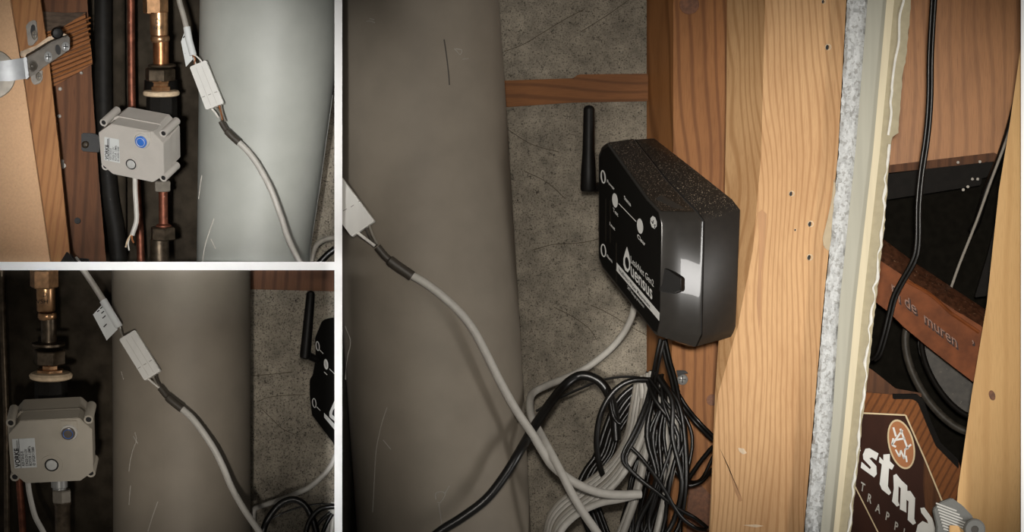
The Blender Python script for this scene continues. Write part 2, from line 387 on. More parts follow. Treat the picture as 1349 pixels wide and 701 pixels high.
# brown board + block
bb = thing('brown_board', 'dark brown stained board running behind the orange post', 'board', (110, 346, 60))
part('plank', loft([[W(x0, y, 28), W(x1, y, 40), W(x1, y, 66), W(x0, y, 60)] for y, x0, x1 in ((Y0, 40, 110), (0, 44, 115), (120, 62, 122), (230, 72, 130), (346, 84, 140))]), 'brown', bb)
for x, y, r in ((78, 153, 2.6), (73.5, 163, 1.8), (82, 212, 2.2), (83, 218.5, 3.9), (82, 215, 2.5), (107, 96, 2.2), (79, 117, 2.6)):
    part('plaster_spot', lathe((x, y, 27.5), (0, 0, -1), [(-3, r), (1, r*.9), (2.4, r*.4)], 9), 'plaster', bb, 'small pale plaster blob')
part('knot', lathe((102, 291, 33), (0, 0, -1), [(0, 4.5), (1.5, 4), (1.2, 1)], 12), 'ink', bb, 'dark little knot hole')
blk = thing('wooden_block', 'rough brown timber block with ridged saw marks behind the metal hinge', 'block', (92, 110, 0))
bf = [(64, 88), (57, 43), (82, 36), (112, 17), (120, 65), (122, 84), (95, 100), (69, 115)]
part('block_body', loft([[W(x, y, -6+(x-60)*.25) for x, y in bf], [W(x, y, 32) for x, y in bf]]), 'block', blk)
part('top_face', loft([[W(x, y, d) for x, y, d in ((54, 44, -6), (58, 43, -6), (83, 35, -2), (113, 18, 7))], [W(x, y, d) for x, y, d in ((50, 12, 26), (57, 15, 26), (85, 17, 27), (114, 16, 28))]], False, False), 'blocktop', blk)
for i in range(9):
    y0 = 47+i*7.2
    part('saw_ridge', tube([(max(58, 60+i*.6), y0, -7.5), (88, y0-11, 0), (119, y0-24, 8)], 1.5, seg=6), 'block', blk)
# hinge
hg = thing('concealed_hinge', 'grey metal cup hinge screwed to the post beside the fibreboard door', 'hinge', (50, 112, -60))
HP = plane3((36, 76, -86), (92, 50, -74), (38, 102, -86))
part('mounting_wing', slab([(34, 34), (38, 29), (44, 26), (48, 28), (50, 52), (43, 60), (37, 60)], -64, 4, .8), 'steel', hg)
part('mounting_wing', slab([(40, 100), (56, 92), (56, 105), (52, 110), (45.5, 112), (42, 109)], -64, 4, .8), 'steel', hg)
part('wing_slot', flat(ell(43.5, 40, 3.2, 8, 16), lambda x, y: -64, -.5), 'ink', hg)
w64 = lambda x, y: -64.5
screw(hg, (45.5, 46), 4, 6, w64, 'zinc'); screw(hg, (51, 101), 4, 5.5, w64, 'zinc')
part('mounting_plate', slab([(26, 68), (48, 60), (64, 48), (86, 44), (90, 50), (60, 66), (36, 77), (27, 74)], -70, 10, 1), 'brassd', hg)
part('arm', prism(plan([(35, 76), (47, 69), (67, 56), (88, 47), (92, 49), (92.5, 65), (75, 77), (56, 90), (49, 97), (38, 102)], HP), (-3, -4, 12), bev=1), 'steel', hg)
part('rosette', lathe((42, 87, HP(42, 87)+1), (0, 0, -1), [(0, 7.5), (1.6, 7.3), (1.2, 5.5), (2, 5), (1.4, 3), (2.2, 1.5)], 24), 'steel', hg)
screw(hg, (63.5, 75), 5.5, 7.5, HP, 'nickel', 'adjusting_screw'); screw(hg, (86.5, 61.5), 5.5, 6.5, HP, 'nickel', 'adjusting_screw')
part('arm_slot', flat(ell(76.5, 65.5, 3.6, 7, 16, -.2), HP, -.8), 'ink', hg)
part('release_knob', lathe((75, 43.5, -74), (.2, .1, -1), [(0, 8), (3, 8), (6, 6), (7, 2)], 14), 'blackp', hg)
part('hinge_cup', lathe((-12, 98, -79), (0, 0, -1), [(0, 32), (1.5, 33), (3, 32), (3.6, 27), (3.4, .1)], 40), 'zinc', hg)
part('cup_arm', loft([[W(x, y, d) for x, y, d in ((-25, 82, -84), (6, 80, -92), (12, 79, -90), (31, 76, -94), (36, 77, -90))], [W(x, y, d) for x, y, d in ((-25, 106, -84), (6, 107, -92), (12, 107, -90), (33, 104, -94), (38, 102, -90))]], False, False), 'armm', hg)
part('cup_arm_edge', slab([(30.5, 76), (35, 75), (38, 102), (34, 105)], -96, 9, .7), 'armm', hg)
sb = thing('steel_scrap', 'dark bent metal corner at the foot of the brown board', 'metal scrap', (95, 344, 20))
part('bent_plate', slab([(79, 346), (88, 331), (94, 337), (101, 346)], -60, 30, 1), 'railm', sb)
part('bent_plate', slab([(100, 346), (104, 340), (116, 341), (117, 346)], 0, 20, 1), 'railm', sb)
# pipes
single('black_pipe', tube([(136, Y0, 95), (136, 0, 95), (137, 150, 95), (144, 250, 95), (152, 300, 95), (157, 347, 95)], 12, seg=20), 'blackpipe', 'thick black pipe between the brown board and the copper pipe', 'pipe', (150, 346, 95))
single('dark_conduit', tube([(156, Y0, 120), (156, 0, 120), (158, 347, 120)], 9, seg=16), 'dark', 'dark conduit just right of the thick black pipe', 'pipe', (156, 346, 120))
cp = thing('copper_pipe', 'thin bare copper pipe running down behind the grey valve motor', 'pipe', (180, 346, 80))
part('pipe_run', tube([(172.5, Y0, 80), (172.5, 0, 80), (174, 140, 80), (180, 240, 84), (184, 300, 88), (186, 347, 90)], lambda t: 5.2, seg=16), 'copperd', cp)
clp = thing('pipe_clamp', 'small black pipe clamp with a screw, left of the grey valve motor', 'clamp', (118, 200, 30))
part('clamp_body', slab([(107, 175), (127, 176), (131, 182), (131, 201), (107, 199)], 18, 26, 1.5), 'blackp', clp)
part('clamp_lip', slab([(113, 176), (131, 183), (131, 187), (112, 180)], 14, 6, .8), 'blackp', clp)
screw(clp, (112.5, 190.5), 5, 5, lambda x, y: 18, 'brassd')
def fitting(name, label, x, y, sx, mats, parts, base):
    t = thing(name, label, 'pipe fitting', base); return t
# valve line
vl = thing('valve_pipe', 'brass and copper pipe line with nuts, running down into the brightly lit grey valve motor', 'pipe', (212, 346, 20))
TA = (0, 1, .14)
def lp(x, y, prof, mat, name, d=20, seg=28, phase=0, par=None): return part(name, lathe((x, y, d), TA, prof, seg, phase=phase), mat, par or vl)
hexnut(204, Y0, 18, 17, 16, 'brass', vl, 'top_nut', phase=.1)
b1 = lp(209.5, 16, [(0, 12), (2, 12.2), (30, 12), (31, 10)], 'brass', 'press_sleeve')
fl = lambda x, y: 20+.14*(y-16)-12.6
part('embossed_mark', text('D', (204.5, 31), (8, 0), (0, -9), fl, -1.2), 'ink', b1); part('embossed_mark', text('NSF', (202, 39), (7, 0), (0, -6.5), fl, -1.2), 'ink', b1)
lp(211, 47, [(0, 11.5), (2, 12.8), (6, 12.8), (9, 11)], 'brass', 'press_ring')
lp(212, 55, [(0, 10.5), (32, 10.5)], 'copper', 'pipe_sleeve')
lp(213.5, 84, [(0, 12), (1, 18), (3, 19), (4, 17), (5, 12)], 'brassd', 'flange')
hexnut(211, 90, 106, 20.5, 24, 'brassd', vl, phase=.2)
lp(212, 105, [(0, 12), (3, 12.5), (4, 11), (8, 11), (9, 14), (16, 14), (17, 10)], 'brass', 'union', seg=6, phase=.5)
part('threaded_collar', lathe((212, 106, 44), TA, [(0, 22), (14, 23)], 28), 'blackp', vl)
lp(212.5, 119, [(0, 14), (.5, 23), (3, 24.5), (6, 24), (7.5, 21), (8, 14)], 'cream', 'washer')
part('valve_body', lathe((213, 127, 32), TA, [(0, 19), (3, 20.5), (44, 20.5), (46, 18)], 8), 'blackpipe', vl)
hexnut(214, 238, 252, 11.5, 10, 'zinc', vl, phase=.4)
lp(215, 251, [(0, 6), (44, 6), (46, 10), (48, 10.5), (49, 6)], 'copperd', 'copper_tail', 12)
hexnut(214.5, 299, 316, 17, 12, 'brassd', vl, phase=.3)
lp(210, 315, [(0, 12.5), (40, 13)], 'brassd', 'lower_pipe', 18)
def actuator(label, front, ext, pl, lugs, lugr, btn, btnr, btnmat, scr, scrr, lab, txt, mat, base, ring, group=None):
    t = thing('valve_motor', label, 'valve motor', base)
    ex, ey, ed = ext; e = lambda k: (ex*k, ey*k, ed*k)
    F = plan(front, pl)
    cov = part('front_cover', prism(F, e(.42), bev=.8), mat, t)
    cx = sum(p[0] for p in front)/len(front); cy = sum(p[1] for p in front)/len(front)
    def sh(k, s): return [(cx+(x-cx)*s+ex*k, cy+(y-cy)*s+ey*k, pl(cx+(x-cx)*s, cy+(y-cy)*s)+ed*k) for x, y in front]
    part('seam_ridge', prism(sh(.41, 1.02), e(.04)), mat, t); part('seam_shadow_gap', prism(sh(.45, .97), e(.02)), 'shrink', t)
    part('rear_housing', prism(sh(.47, .985), e(.53), bev=.8), mat, t)
    for x, y in lugs:
        d = pl(x, y)
        lathe_ = lathe((x, y, d), ext, [(12, lugr*.45), (0.4, lugr*.6), (0, lugr*.95), (1, lugr), (42, lugr*1.02), (44, lugr*.5)], 20)
        lg = part('corner_lug', lathe_, mat, t)
        part('bolt_hole', lathe((x, y, d), ext, [(.6, .01), (.7, lugr*.6)], 16, caps=False), 'ink', lg)
    n = (-ex, -ey, -ed)
    bx, by = btn; d = pl(bx, by)
    bc = part('button_collar', lathe((bx+1, by-1, d), n, [(-4, btnr+2.4), (3, btnr+2.2), (4.5, btnr+1.2), (4.5, btnr*.9), (2, btnr*.85)], 28), 'cable', t)
    part('button', lathe((bx, by, d), n, [(0, btnr*.95), (4.4, btnr*.95), (5.2, btnr*.8), (5.4, .1)], 28), btnmat, t, 'round button in a pale collar')
    part('button_ring', lathe((bx, by, d), n, [(5.0, btnr*.72), (5.9, btnr*.68), (5.3, btnr*.62)], 28, caps=False), 'label' if btnmat == 'blue' else 'blue', bc)
    part('button_mount', prism(plan([(bx-btnr-1, by-btnr*1.6-ring[0]), (bx+btnr+2, by-btnr*1.6+ring[1]), (bx+btnr+3, by+1), (bx-btnr-1, by-1)], lambda x, y: pl(x, y)-2), e(.06), bev=.4), mat, t)
    sx, sy = scr; d = pl(sx, sy)
    part('screw_recess', lathe((sx, sy, d), n, [(-.5, scrr*2), (.5, scrr*1.95), (.5, scrr*1.3), (.4, scrr*1.2)], 28, caps=False), mat, t)
    part('recess_hole', lathe((sx, sy, d), n, [(.6, scrr*1.25), (.7, .1)], 28, caps=False), 'ink', t)
    part('position_screw', lathe((sx, sy, d), n, [(.7, scrr), (2, scrr*.9), (2.6, scrr*.4), (2.4, .1)], 18), 'silver', t)
    lb = part('rating_label', prism(plan(lab, lambda x, y: pl(x, y)-1.1), e(.012)), 'label', t)
    # lettering reads upwards
    (ax, ay), (bx_, by_), (cx_, cy_), (dx_, dy_) = lab   # TL TR BR BL
    pl2 = lambda x, y: pl(x, y)-1.1
    U = (ax-dx_, ay-dy_); V = (dx_-cx_, dy_-cy_)
    bm = BM()
    for s, fx, fy, h, wd, bo in txt:
        o = (dx_-V[0]*fy+U[0]*fx, dy_-V[1]*fy+U[1]*fx)
        text(s, o, (U[0]*wd, U[1]*wd), (V[0]*h, V[1]*h), pl2, -.6, bm, bold=bo)
    q = [(dx_-V[0]*.3, dy_-V[1]*.3), (ax-V[0]*.3, ay-V[1]*.3)]
    stroke(bm, q, .6, pl2, -.5); q = [(dx_-V[0]*.2+U[0]*.58, dy_-V[1]*.2+U[1]*.58), (ax-V[0]*.2-U[0]*.05, ay-V[1]*.2-U[1]*.05)]
    stroke(bm, q, .7, pl2, -.5); stroke(bm, [(x-V[0]*.06, y-V[1]*.06) for x, y in q], .4, pl2, -.5)
    part('lettering', bm, 'ink', lb)
    return t
TXT = [('VORKE', .04, .26, .30, .20, .03), ('A20-T20-S2-B', .06, .46, .17, .088, .01), ('DN20 DC12V', .06, .63, .17, .098, .01), ('ROTOR 1.0MPa', .06, .79, .17, .1, .01), ('ID 20200115080', .06, .95, .17, .094, .01)]
PL1 = lambda x, y: -52-.41*(x-172)+.49*(y-200)
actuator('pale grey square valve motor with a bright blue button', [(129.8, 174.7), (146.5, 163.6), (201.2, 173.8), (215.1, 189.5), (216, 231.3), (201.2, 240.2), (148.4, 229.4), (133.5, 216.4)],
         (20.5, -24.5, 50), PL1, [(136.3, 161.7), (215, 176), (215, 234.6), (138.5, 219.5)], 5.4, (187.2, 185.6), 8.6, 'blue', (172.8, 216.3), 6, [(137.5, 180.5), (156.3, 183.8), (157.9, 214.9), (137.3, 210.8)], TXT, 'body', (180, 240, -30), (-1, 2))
mc = thing('motor_cable', 'short white cable hanging under the blue-button valve motor, ends stripped', 'cable', (175, 325, -20))
part('sheath', tube([(178, 228, -28), (178, 250, -30), (179.5, 275, -30), (179.5, 292, -30), (174, 310, -30)], 3.3), 'cable', mc)
part('wire', tube([(173, 308, -30), (168, 317, -30), (165.5, 326, -30)], 1.2, seg=6), 'cream', mc); part('wire', tube([(174, 308, -30), (174, 315, -31), (176, 320, -30)], 1.2, seg=6), 'wireb', mc)
part('wire', tube([(172, 309, -29), (169, 320, -29), (170, 330, -29)], 1.0, seg=6), 'wirew', mc)
def sensor(label, top, sleeve, flag, wires1, conn, wires2, shrink, low, rr, base, flagmarks, dd=-4, upper=True):
    t = thing('sensor_cable', label, 'cable', base)
    if upper:
        part('upper_sheath', tube(top, rr*.92), 'cabled', t)
        sl = part('label_sleeve', tube(sleeve, rr*1.2, smooth=False, seg=14), 'label', t)
        fp = plane3(*[(p[0], p[1], p[2]) for p in flag[:3]])
        fg = part('label_flag', prism(flag, (0, 0, 1)), 'label', t)
        bm = BM()
        for a, b in flagmarks: stroke(bm, [a, b], 1.5, fp, -.6)
        part('flag_mark', bm, 'ink', fg)
        for wz, mt in wires1: part('wire', tube(wz, 1.1, seg=6), mt, t)
    cn = part('connector_block', prism(conn, (1.5, 1, 12), bev=1.0), 'conn', t)
    c = conn; cp_ = plane3(*c[:3])
    mid = lambda a, b, k: (a[0]+(b[0]-a[0])*k, a[1]+(b[1]-a[1])*k)
    bm = BM(); A, B = mid(c[0], c[3], .72), mid(c[1], c[2], .72)
    for k in (0.05, .4, .75): stroke(bm, [mid(A, B, k), mid(A, B, k+.17)], .7, cp_, -.5)
    part('connector_seam', bm, 'wireg', cn)
    bm = BM()
    for k in (.33, .66): stroke(bm, [mid(mid(c[0], c[1], k), mid(c[3], c[2], k), .08), mid(mid(c[0], c[1], k), mid(c[3], c[2], k), .95)], .45, cp_, -.45)
    part('connector_groove', bm, 'cable', cn)
    for wz, mt in wires2: part('wire', tube(wz, 1.25, seg=7), mt, t)
    part('heat_shrink', tube(shrink, lambda k: rr*(.95 if k < .45 else 1.22)), 'shrink', t)
    part('lower_sheath', tube(low, rr, seg=14), 'cable', t)
    return t
t1 = lambda x, y, k=8: (x, y, max(-58, min(tankd(T1L, T1R, 50, x, y)-k, 20)))
sensor('pale grey sensor cable with a white plug block lying over the bright pale cylinder',
       [(232, -30, 0), (236, 0, 0), (241, 18, -2), (246, 38, -4)], [(246, 36, -5), (249, 53, -8), (254.5, 73, -10)],
       [(243, 42, -6), (238.5, 55, -7), (245, 88, -10), (254, 78, -12), (250, 62, -9)],
       [([(254, 73, -10), (257, 78, -14), (256, 84, -16)], 'wireb'), ([(255, 73, -10), (256, 79, -14), (258, 85, -16)], 'wirew'), ([(256, 72, -10), (261, 76, -14), (266, 82, -16)], 'wirew')],
       [(249.5, 88, -26), (271, 79, -26), (294.5, 136, -50), (271, 144.5, -50)],
       [([(277, 141, -40), (283, 148, -46), (288, 155, -50)], 'wirew'), ([(284, 139, -42), (289, 148, -48), (291, 158, -52)], 'wireg'), ([(288, 137, -42), (291, 148, -48), (293, 160, -52)], 'wireb'), ([(291, 136, -42), (293, 148, -48), (297, 160, -52)], 'wireg')],
       [(291, 160, -52), (297, 170, -54), (304, 178, -56), (315, 188, -58)],
       [(314, 187, -58), (326, 199, -60), (337, 213, -62), (347, 230, -64), (358, 252, -66), (370, 285, -64), (380, 315, -60), (392, 340, -56), (396, 347, -55)], 4, (330, 345, -55),
       [((241, 50), (244, 47)), ((245, 60), (247, 58)), ((244, 71), (248, 66)), ((246, 52), (249, 50))])
single('grey_cable', tube([(441, 313, 100), (430, 315, 98), (419, 321, 92), (413, 331, 86), (410, 347, 84)], 3.7), 'cabled', 'grey cable bend right of the bright pale cylinder, low down', 'cable', (412, 346, 86))
single('black_cable', tube([(441, 328, 118), (432, 335, 118), (420, 347, 118)], 4.5), 'blackc', 'thick black cable in the bottom right corner of the upper left niche', 'cable', (425, 346, 118))
# ================================================================ LOWER LEFT NICHE
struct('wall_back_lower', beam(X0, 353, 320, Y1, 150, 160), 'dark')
struct('wall_back_concrete_lower', beam(320, 353, 443, Y1, 148, 160), 'conc')
T2L = [(356, 147), (700, 149)]; T2R = [(356, 330), (700, 330)]
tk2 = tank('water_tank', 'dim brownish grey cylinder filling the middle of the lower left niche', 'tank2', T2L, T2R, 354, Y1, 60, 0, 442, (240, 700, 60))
for q in [[(178, 570), (180, 580), (176, 590), (172, 606), (170, 621)], [(208, 661), (203, 675), (198, 690), (195, 700)], [(176, 575), (182, 585)], [(172, 640), (170, 665)], [(160, 490), (163, 500)]]:
    part('scratch', tube([(x, y, tankd(T2L, T2R, 60, x, y)+.5) for x, y in q], .9, seg=5), 'cabled', tk2)
bt2 = thing('wooden_batten', 'reddish brown batten across the concrete at the top of the lower left niche', 'batten', (385, 383, 140))
part('batten_board', slab([(322, 353.5), (443, 353.5), (443, 384), (322, 381)], 138, 9, 1), 'brown', bt2)
single('thin_pipe', tube([(2, 350, 100), (5, 450, 100), (9, 560, 100), (10, 700, 100), (10, Y1, 100)], 5, seg=14), 'brassd', 'slim dull brown pipe at the far left edge of the lower left niche', 'pipe', (9, 700, 100))
single('copper_pipe', tube([(24, 540, 60), (25, 620, 60), (29, 680, 60), (31, 720, 60), (33, Y1, 60)], 5, seg=14), 'copperd', 'thin copper pipe hidden behind the dim valve motor, showing below it', 'pipe', (30, 700, 60))
vl2 = thing('valve_pipe', 'dim brass pipe line with a cream washer above the dark-button valve motor', 'pipe', (66, 700, 20))
def lq(x, y, prof, mat, name, d=20, seg=28, phase=0): return part(name, lathe((x, y, d), TA, prof, seg, phase=phase), mat, vl2)
hexnut(58, 354, 379, 19, 14, 'brass', vl2, 'top_nut', phase=.1)
b2 = lq(60, 377, [(0, 12), (2, 12.5), (32, 12.5), (34, 11)], 'brass', 'press_sleeve')
fl2 = lambda x, y: 20+.14*(y-377)-13
part('embossed_mark', text('D', (56, 391), (8, 0), (0, -8), fl2, -1.2), 'ink', b2); part('embossed_mark', text('VSH', (47.5, 400), (9, 0), (0, -8), fl2, -1.2), 'ink', b2)
lq(62, 412, [(0, 11.5), (2, 12.5), (6, 12.8), (9, 11)], 'brass', 'press_ring')
lq(64, 420, [(0, 10.5), (34, 10.5)], 'brassd', 'pipe_sleeve')
lq(64, 451, [(0, 14), (1, 22), (4, 22), (5, 15)], 'brassd', 'flange')
hexnut(65, 461, 480, 21.5, 24, 'brassd', vl2, phase=.2)
lq(66, 478, [(0, 11), (2, 13), (4, 11), (8, 11), (9, 19), (14, 19), (15, 12)], 'brass', 'union', seg=6, phase=.5)
lq(67, 490, [(0, 18), (1, 26), (4, 29), (8, 28), (10, 24), (11, 16)], 'cream', 'washer')
part('valve_body', lathe((67, 500, 32), TA, [(0, 20), (3, 22), (34, 22), (36, 20)], 8), 'blackpipe', vl2)
lq(78, 630, [(0, 11), (12, 11), (13, 9), (16, 9)], 'nickel', 'thread', 10)
hexnut(81, 645, 662, 13.5, 10, 'zinc', vl2, phase=.4)
lq(82, 661, [(0, 12), (3, 12), (5, 10.5), (100, 10)], 'brassd', 'lower_pipe', 14)
PL2 = lambda x, y: -50+.44*(y-600)+.02*(x-66)
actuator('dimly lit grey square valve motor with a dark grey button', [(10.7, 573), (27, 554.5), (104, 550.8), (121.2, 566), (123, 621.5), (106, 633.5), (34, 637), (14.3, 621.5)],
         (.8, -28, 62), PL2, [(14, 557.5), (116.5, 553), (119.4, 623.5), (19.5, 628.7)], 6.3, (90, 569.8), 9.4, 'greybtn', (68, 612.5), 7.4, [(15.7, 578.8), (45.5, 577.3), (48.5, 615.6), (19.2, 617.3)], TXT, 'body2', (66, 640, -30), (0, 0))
single('motor_cable', tube([(36, 626, -28), (38, 645, -28), (42, 665, -26), (47, 682, -24), (56, 699, -22), (66, 720, -20)], 3.7), 'cable', 'grey cable leaving the underside of the dim valve motor', 'cable', (55, 700, -20))
t2 = lambda x, y, k=8: (x, y, max(-70, tankd(T2L, T2R, 60, x, y)-k))
sensor('dim sensor cable with folded label and plug block in the lower left niche',
       [(98, 340, 0), (110, 356, 0), (123, 375, 0), (137, 397, -2)], [(136, 396, -4), (146, 413, -8), (157, 431, -10)],
       [(134, 402, -6), (122.5, 414.5, -7), (140.5, 448.5, -10), (155, 434, -12)],
       [([(158, 431, -10), (159, 436, -14), (162, 445, -16)], 'wirew'), ([(157, 431, -10), (160, 438, -16), (161, 445, -18)], 'wireg')],
       [(156.5, 447, -22), (177.5, 434.5, -22), (211, 488.5, -48), (190, 501.5, -48)],
       [([(195, 499, -40), (202, 505, -44), (210, 511, -48)], 'wirew'), ([(202, 496, -40), (206, 505, -46), (212, 512, -48)], 'wireg'), ([(206, 492, -40), (208, 503, -46), (213, 513, -48)], 'shrink')],
       [(211, 511, -48), (219, 521, -50), (226, 528, -52), (240, 539, -54)],
       [(239, 538, -54), (253, 551, -58), (267, 569, -60), (282, 592, -60), (294, 616, -58), (305, 642, -52), (322, 672, -44), (340, 698, -38), (355, 720, -36)], 4.4, (240, 700, -55),
       [((128, 411), (131, 408.5)), ((132, 407), (135, 404)), ((133.5, 413), (137, 410)), ((135, 419.5), (140, 415)), ((136.5, 431), (146.5, 421)), ((141, 407), (143, 405)), ((142.5, 410), (145, 409))])
# hub corner seen in this niche
hb2 = thing('control_box', 'edge of a black control box cut off by the white divider, lower left niche', 'control box', (430, 580, 60))
P2H = plane3((415, 440, 60), (441, 470, 30), (412, 540, 80))
part('casing', slab([(424, 423), (430, 420), (443, 418), (443, 589), (430, 572), (411, 547), (408, 520), (408, 500), (412, 494), (416, 470), (415, 445)], lambda x, y: P2H(x, y), 30, 1), 'sticker', hb2)
for x, y, rx, ry in ((418.5, 456, 2.6, 6.5), (429.5, 480, 2.9, 7), (414, 531, 2.8, 6.5)): part('white_ring', annulus(x, y, rx, ry, 1.2 if x != 429.5 else 2.6, P2H, -1.5, rot=-.12), 'whiteink', hb2)
bm = BM(); stroke(bm, [(421, 461), (426, 466)], 1, P2H, -1.4); stroke(bm, [(427, 490), (431, 494)], 1, P2H, -1.4); stroke(bm, [(417, 536), (422, 541)], 1, P2H, -1.4); stroke(bm, [(434, 486), (441, 493)], .8, P2H, -1.4)
part('printed_line', bm, 'whiteink', hb2)
part('printed_drop', flat([(441, 527), (437, 536), (434, 543), (434, 549), (437, 552), (441, 555)], P2H, -1.5), 'whiteink', hb2); part('printed_drop_inner', flat([(441.5, 537), (438.5, 541), (437.5, 546), (441.5, 550)], P2H, -2), 'sticker', hb2)
part('white_band', flat([(427, 544), (442, 560), (442, 568), (427, 550)], P2H, -1.5), 'whiteink', hb2)
an2 = part('antenna', lathe((409.5, 386, 20), (-8, 87, 4), [(-3, 1), (-1.5, 4.5), (1, 5.8), (50, 6.6), (80, 7.3), (86, 7), (88, 4)], 20), 'blackp', hb2)
part('antenna_joint', tube([(402, 466, 28), (410, 470, 40), (418, 474, 55)], 5), 'blackp', hb2)
single('white_cable', tube([(442, 600, 92), (435, 615, 92), (422, 630, 94), (406, 643, 98), (388, 651, 104), (365, 660, 116), (340, 668, 124), (334, 674, 126), (334, 690, 126)], 3.6), 'cable', 'pale cable sweeping down left below the cut-off black control box', 'cable', (388, 655, 104))
bc2 = thing('cable_coil', 'black cable loops in the bottom right corner of the lower left niche', 'cable coil', (400, 700, 40))
for q, r in [([(345, 705, 60), (352, 686, 60), (367, 666, 60), (384, 658, 60), (400, 664, 60), (411, 682, 60), (418, 705, 60)], 4.6), ([(402, 705, 50), (408, 686, 50), (420, 672, 50), (434, 668, 50), (442, 668, 50)], 3.6),
             ([(352, 686, 80), (375, 675, 80), (400, 667, 80), (425, 664, 80), (442, 665, 80)], 1.3), ([(424, 705, 70), (430, 690, 70), (437, 678, 70)], 3), ([(413, 702, 75), (421, 688, 75), (434, 676, 75)], 2.6)]:
    part('cable_loop', tube(q+[(q[-1][0], q[-1][1]+.5, q[-1][2])], r), 'blackc', bc2)
gc2 = thing('cable_coil', 'pale grey cables bunched behind the black loops beside the white divider', 'cable coil', (436, 700, 90))
for dx in (0, 6): part('cable_loop', tube([(430+dx, 706, 95), (432+dx, 690, 95), (436+dx*.5, 672, 95), (439, 662, 95)], 3), 'cable', gc2)
# ================================================================ RIGHT NICHE
struct('wall_back_right', beam(520, Y0, 868, Y1, 205, 215), 'conc')
struct('wall_back_left', beam(448, Y0, 520, Y1, 205, 215), 'void')  # dark sheet added where the gap beside the tank lies in shade
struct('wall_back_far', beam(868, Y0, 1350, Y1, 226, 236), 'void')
T3L = [(0, 436), (400, 449), (700, 470)]; T3R = [(0, 657), (156, 668), (400, 683), (540, 691), (700, 699)]
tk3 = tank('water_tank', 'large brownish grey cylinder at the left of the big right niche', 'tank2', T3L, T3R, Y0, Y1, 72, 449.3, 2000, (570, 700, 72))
for q in [[(483, 28), (489, 28), (494, 30)], [(487, 24.5), (493, 26)], [(598, 64), (602, 68), (606, 72), (608, 66), (600, 64)], [(609, 78), (617, 77)], [(510, 537), (504, 555), (499, 575), (495, 600), (493, 640), (491, 675)], [(455, 430), (462, 450), (458, 470), (455, 500)],
          [(574, 658), (574, 650), (582, 648), (586, 652), (580, 662), (576, 662)], [(586, 650), (592, 640)], [(578, 664), (582, 690)], [(505, 580), (515, 592)]]:
    part('scratch', tube([(x, y, tankd(T3L, T3R, 72, x, y)+.4) for x, y in q], .8, seg=5), 'cabled', tk3)
part('scuff', tube([(x, y, tankd(T3L, T3R, 72, x, y)+.5) for x, y in [(585, 52), (587, 65), (589, 80), (591, 98), (592, 112)]], 1.1, seg=5), 'shrink', tk3, 'dark vertical scuff mark')
bt3 = thing('wooden_batten', 'orange-brown batten across the concrete above the black antenna', 'batten', (760, 140, 196))
part('batten_board', slab([(640, 107), (668, 106), (755, 103), (762, 98), (853, 97), (864, 97), (864, 133), (755, 135), (668, 141), (640, 142)], 196, 12, 1.2), 'batten', bt3)
cw = bpy.data.objects['wall_back_right']
for q in [[(664, 68), (690, 58), (720, 40), (745, 25), (770, 12)], [(765, 42), (800, 20), (835, -5)], [(690, 225), (720, 240), (745, 262)], [(700, 330), (730, 322), (765, 320), (800, 312)], [(730, 405), (752, 416), (775, 432), (786, 448)], [(778, 402), (800, 412), (830, 430), (852, 442)], [(668, 130+40), (700, 190), (735, 200)]]:
    part('crack', tube([(x, y, 205.1) for x, y in q], .5, seg=5), 'crack', cw)
cw2 = bpy.data.objects['wall_back_concrete_lower']
for q in [[(333, 495), (360, 493), (385, 490)], [(338, 530), (352, 524), (375, 521), (402, 520)], [(343, 537), (358, 552), (372, 565), (388, 572)]]:
    part('crack', tube([(x, y, 148.1) for x, y in q], .5, seg=5), 'crack', cw2)
# studs
st1 = thing('wooden_stud', 'amber pine stud behind the black control box, beside the concrete', 'stud', (905, 700, 120))
part('timber', loft([[W(852+.0*y, y, 200), W(887-.03*(y > 400)*(y-400), y, 112), W(962, y, 112), W(962, y, 205), W(870, y, 205)] for y in (Y0, 100, 200, 300, 400, 500, 600, Y1)]), 'stud1', st1)
pk = lambda x, y: 111.5
part('knot', lathe((938, 527, 112.5), (0, 0, -1), [(0, 8), (1, 7.5), (.8, 3)], 20), 'knot', st1, 'dark round knot')
part('knot', lathe((908, 6, 112.5), (0, 0, -1), [(0, 14), (.8, 13), (.6, 5)], 24), 'knot', st1, 'swirled knot at the top')
screw(st1, (899, 500), 7.5, 7.5, pk, 'nickel')
part('screw_shroud', slab([(891, 488), (903, 488), (907, 492), (899, 493), (893, 497)], 100, 12, .6), 'blackp', st1)
part('chip', slab([(908, 638), (918, 633), (938, 654), (938, 702), (905, 702), (905, 670)], 104, 7, .8), 'knot', st1, 'paler split patch low on the stud')
E2 = [(Y0, 1010), (0, 1008), (200, 1003), (330, 992), (430, 972), (520, 946), (560, 942), (640, 938), (700, 936), (760, 934)]
L2 = [(Y0, 957.5), (0, 957.5), (130, 957), (300, 954), (430, 948), (520, 942), (600, 939), (640, 937), (700, 934), (760, 932)]
R2 = [(Y0, 1120), (0, 1115), (200, 1104), (330, 1092), (400, 1084.5), (560, 1071), (700, 1059), (760, 1054)]
st2 = thing('wooden_stud', 'broad pale pine stud with nail holes, right of the black control box', 'stud', (1000, 700, 0))
rows = []
for y in [Y0, 0, 60, 130, 200, 260, 330, 380, 430, 480, 520, 560, 640, 700, 760]:
    l, e, r = interp(L2, y), interp(E2, y), interp(R2, y)
    dl = -20+48*(e-l)/51
    rows.append([W(l, y, dl), W(e, y, -20), W(r, y, -20), W(r, y, 100), W(l+6, y, 100)])
part('timber', loft(rows), 'stud2', st2)
pf = lambda x, y: -20.2
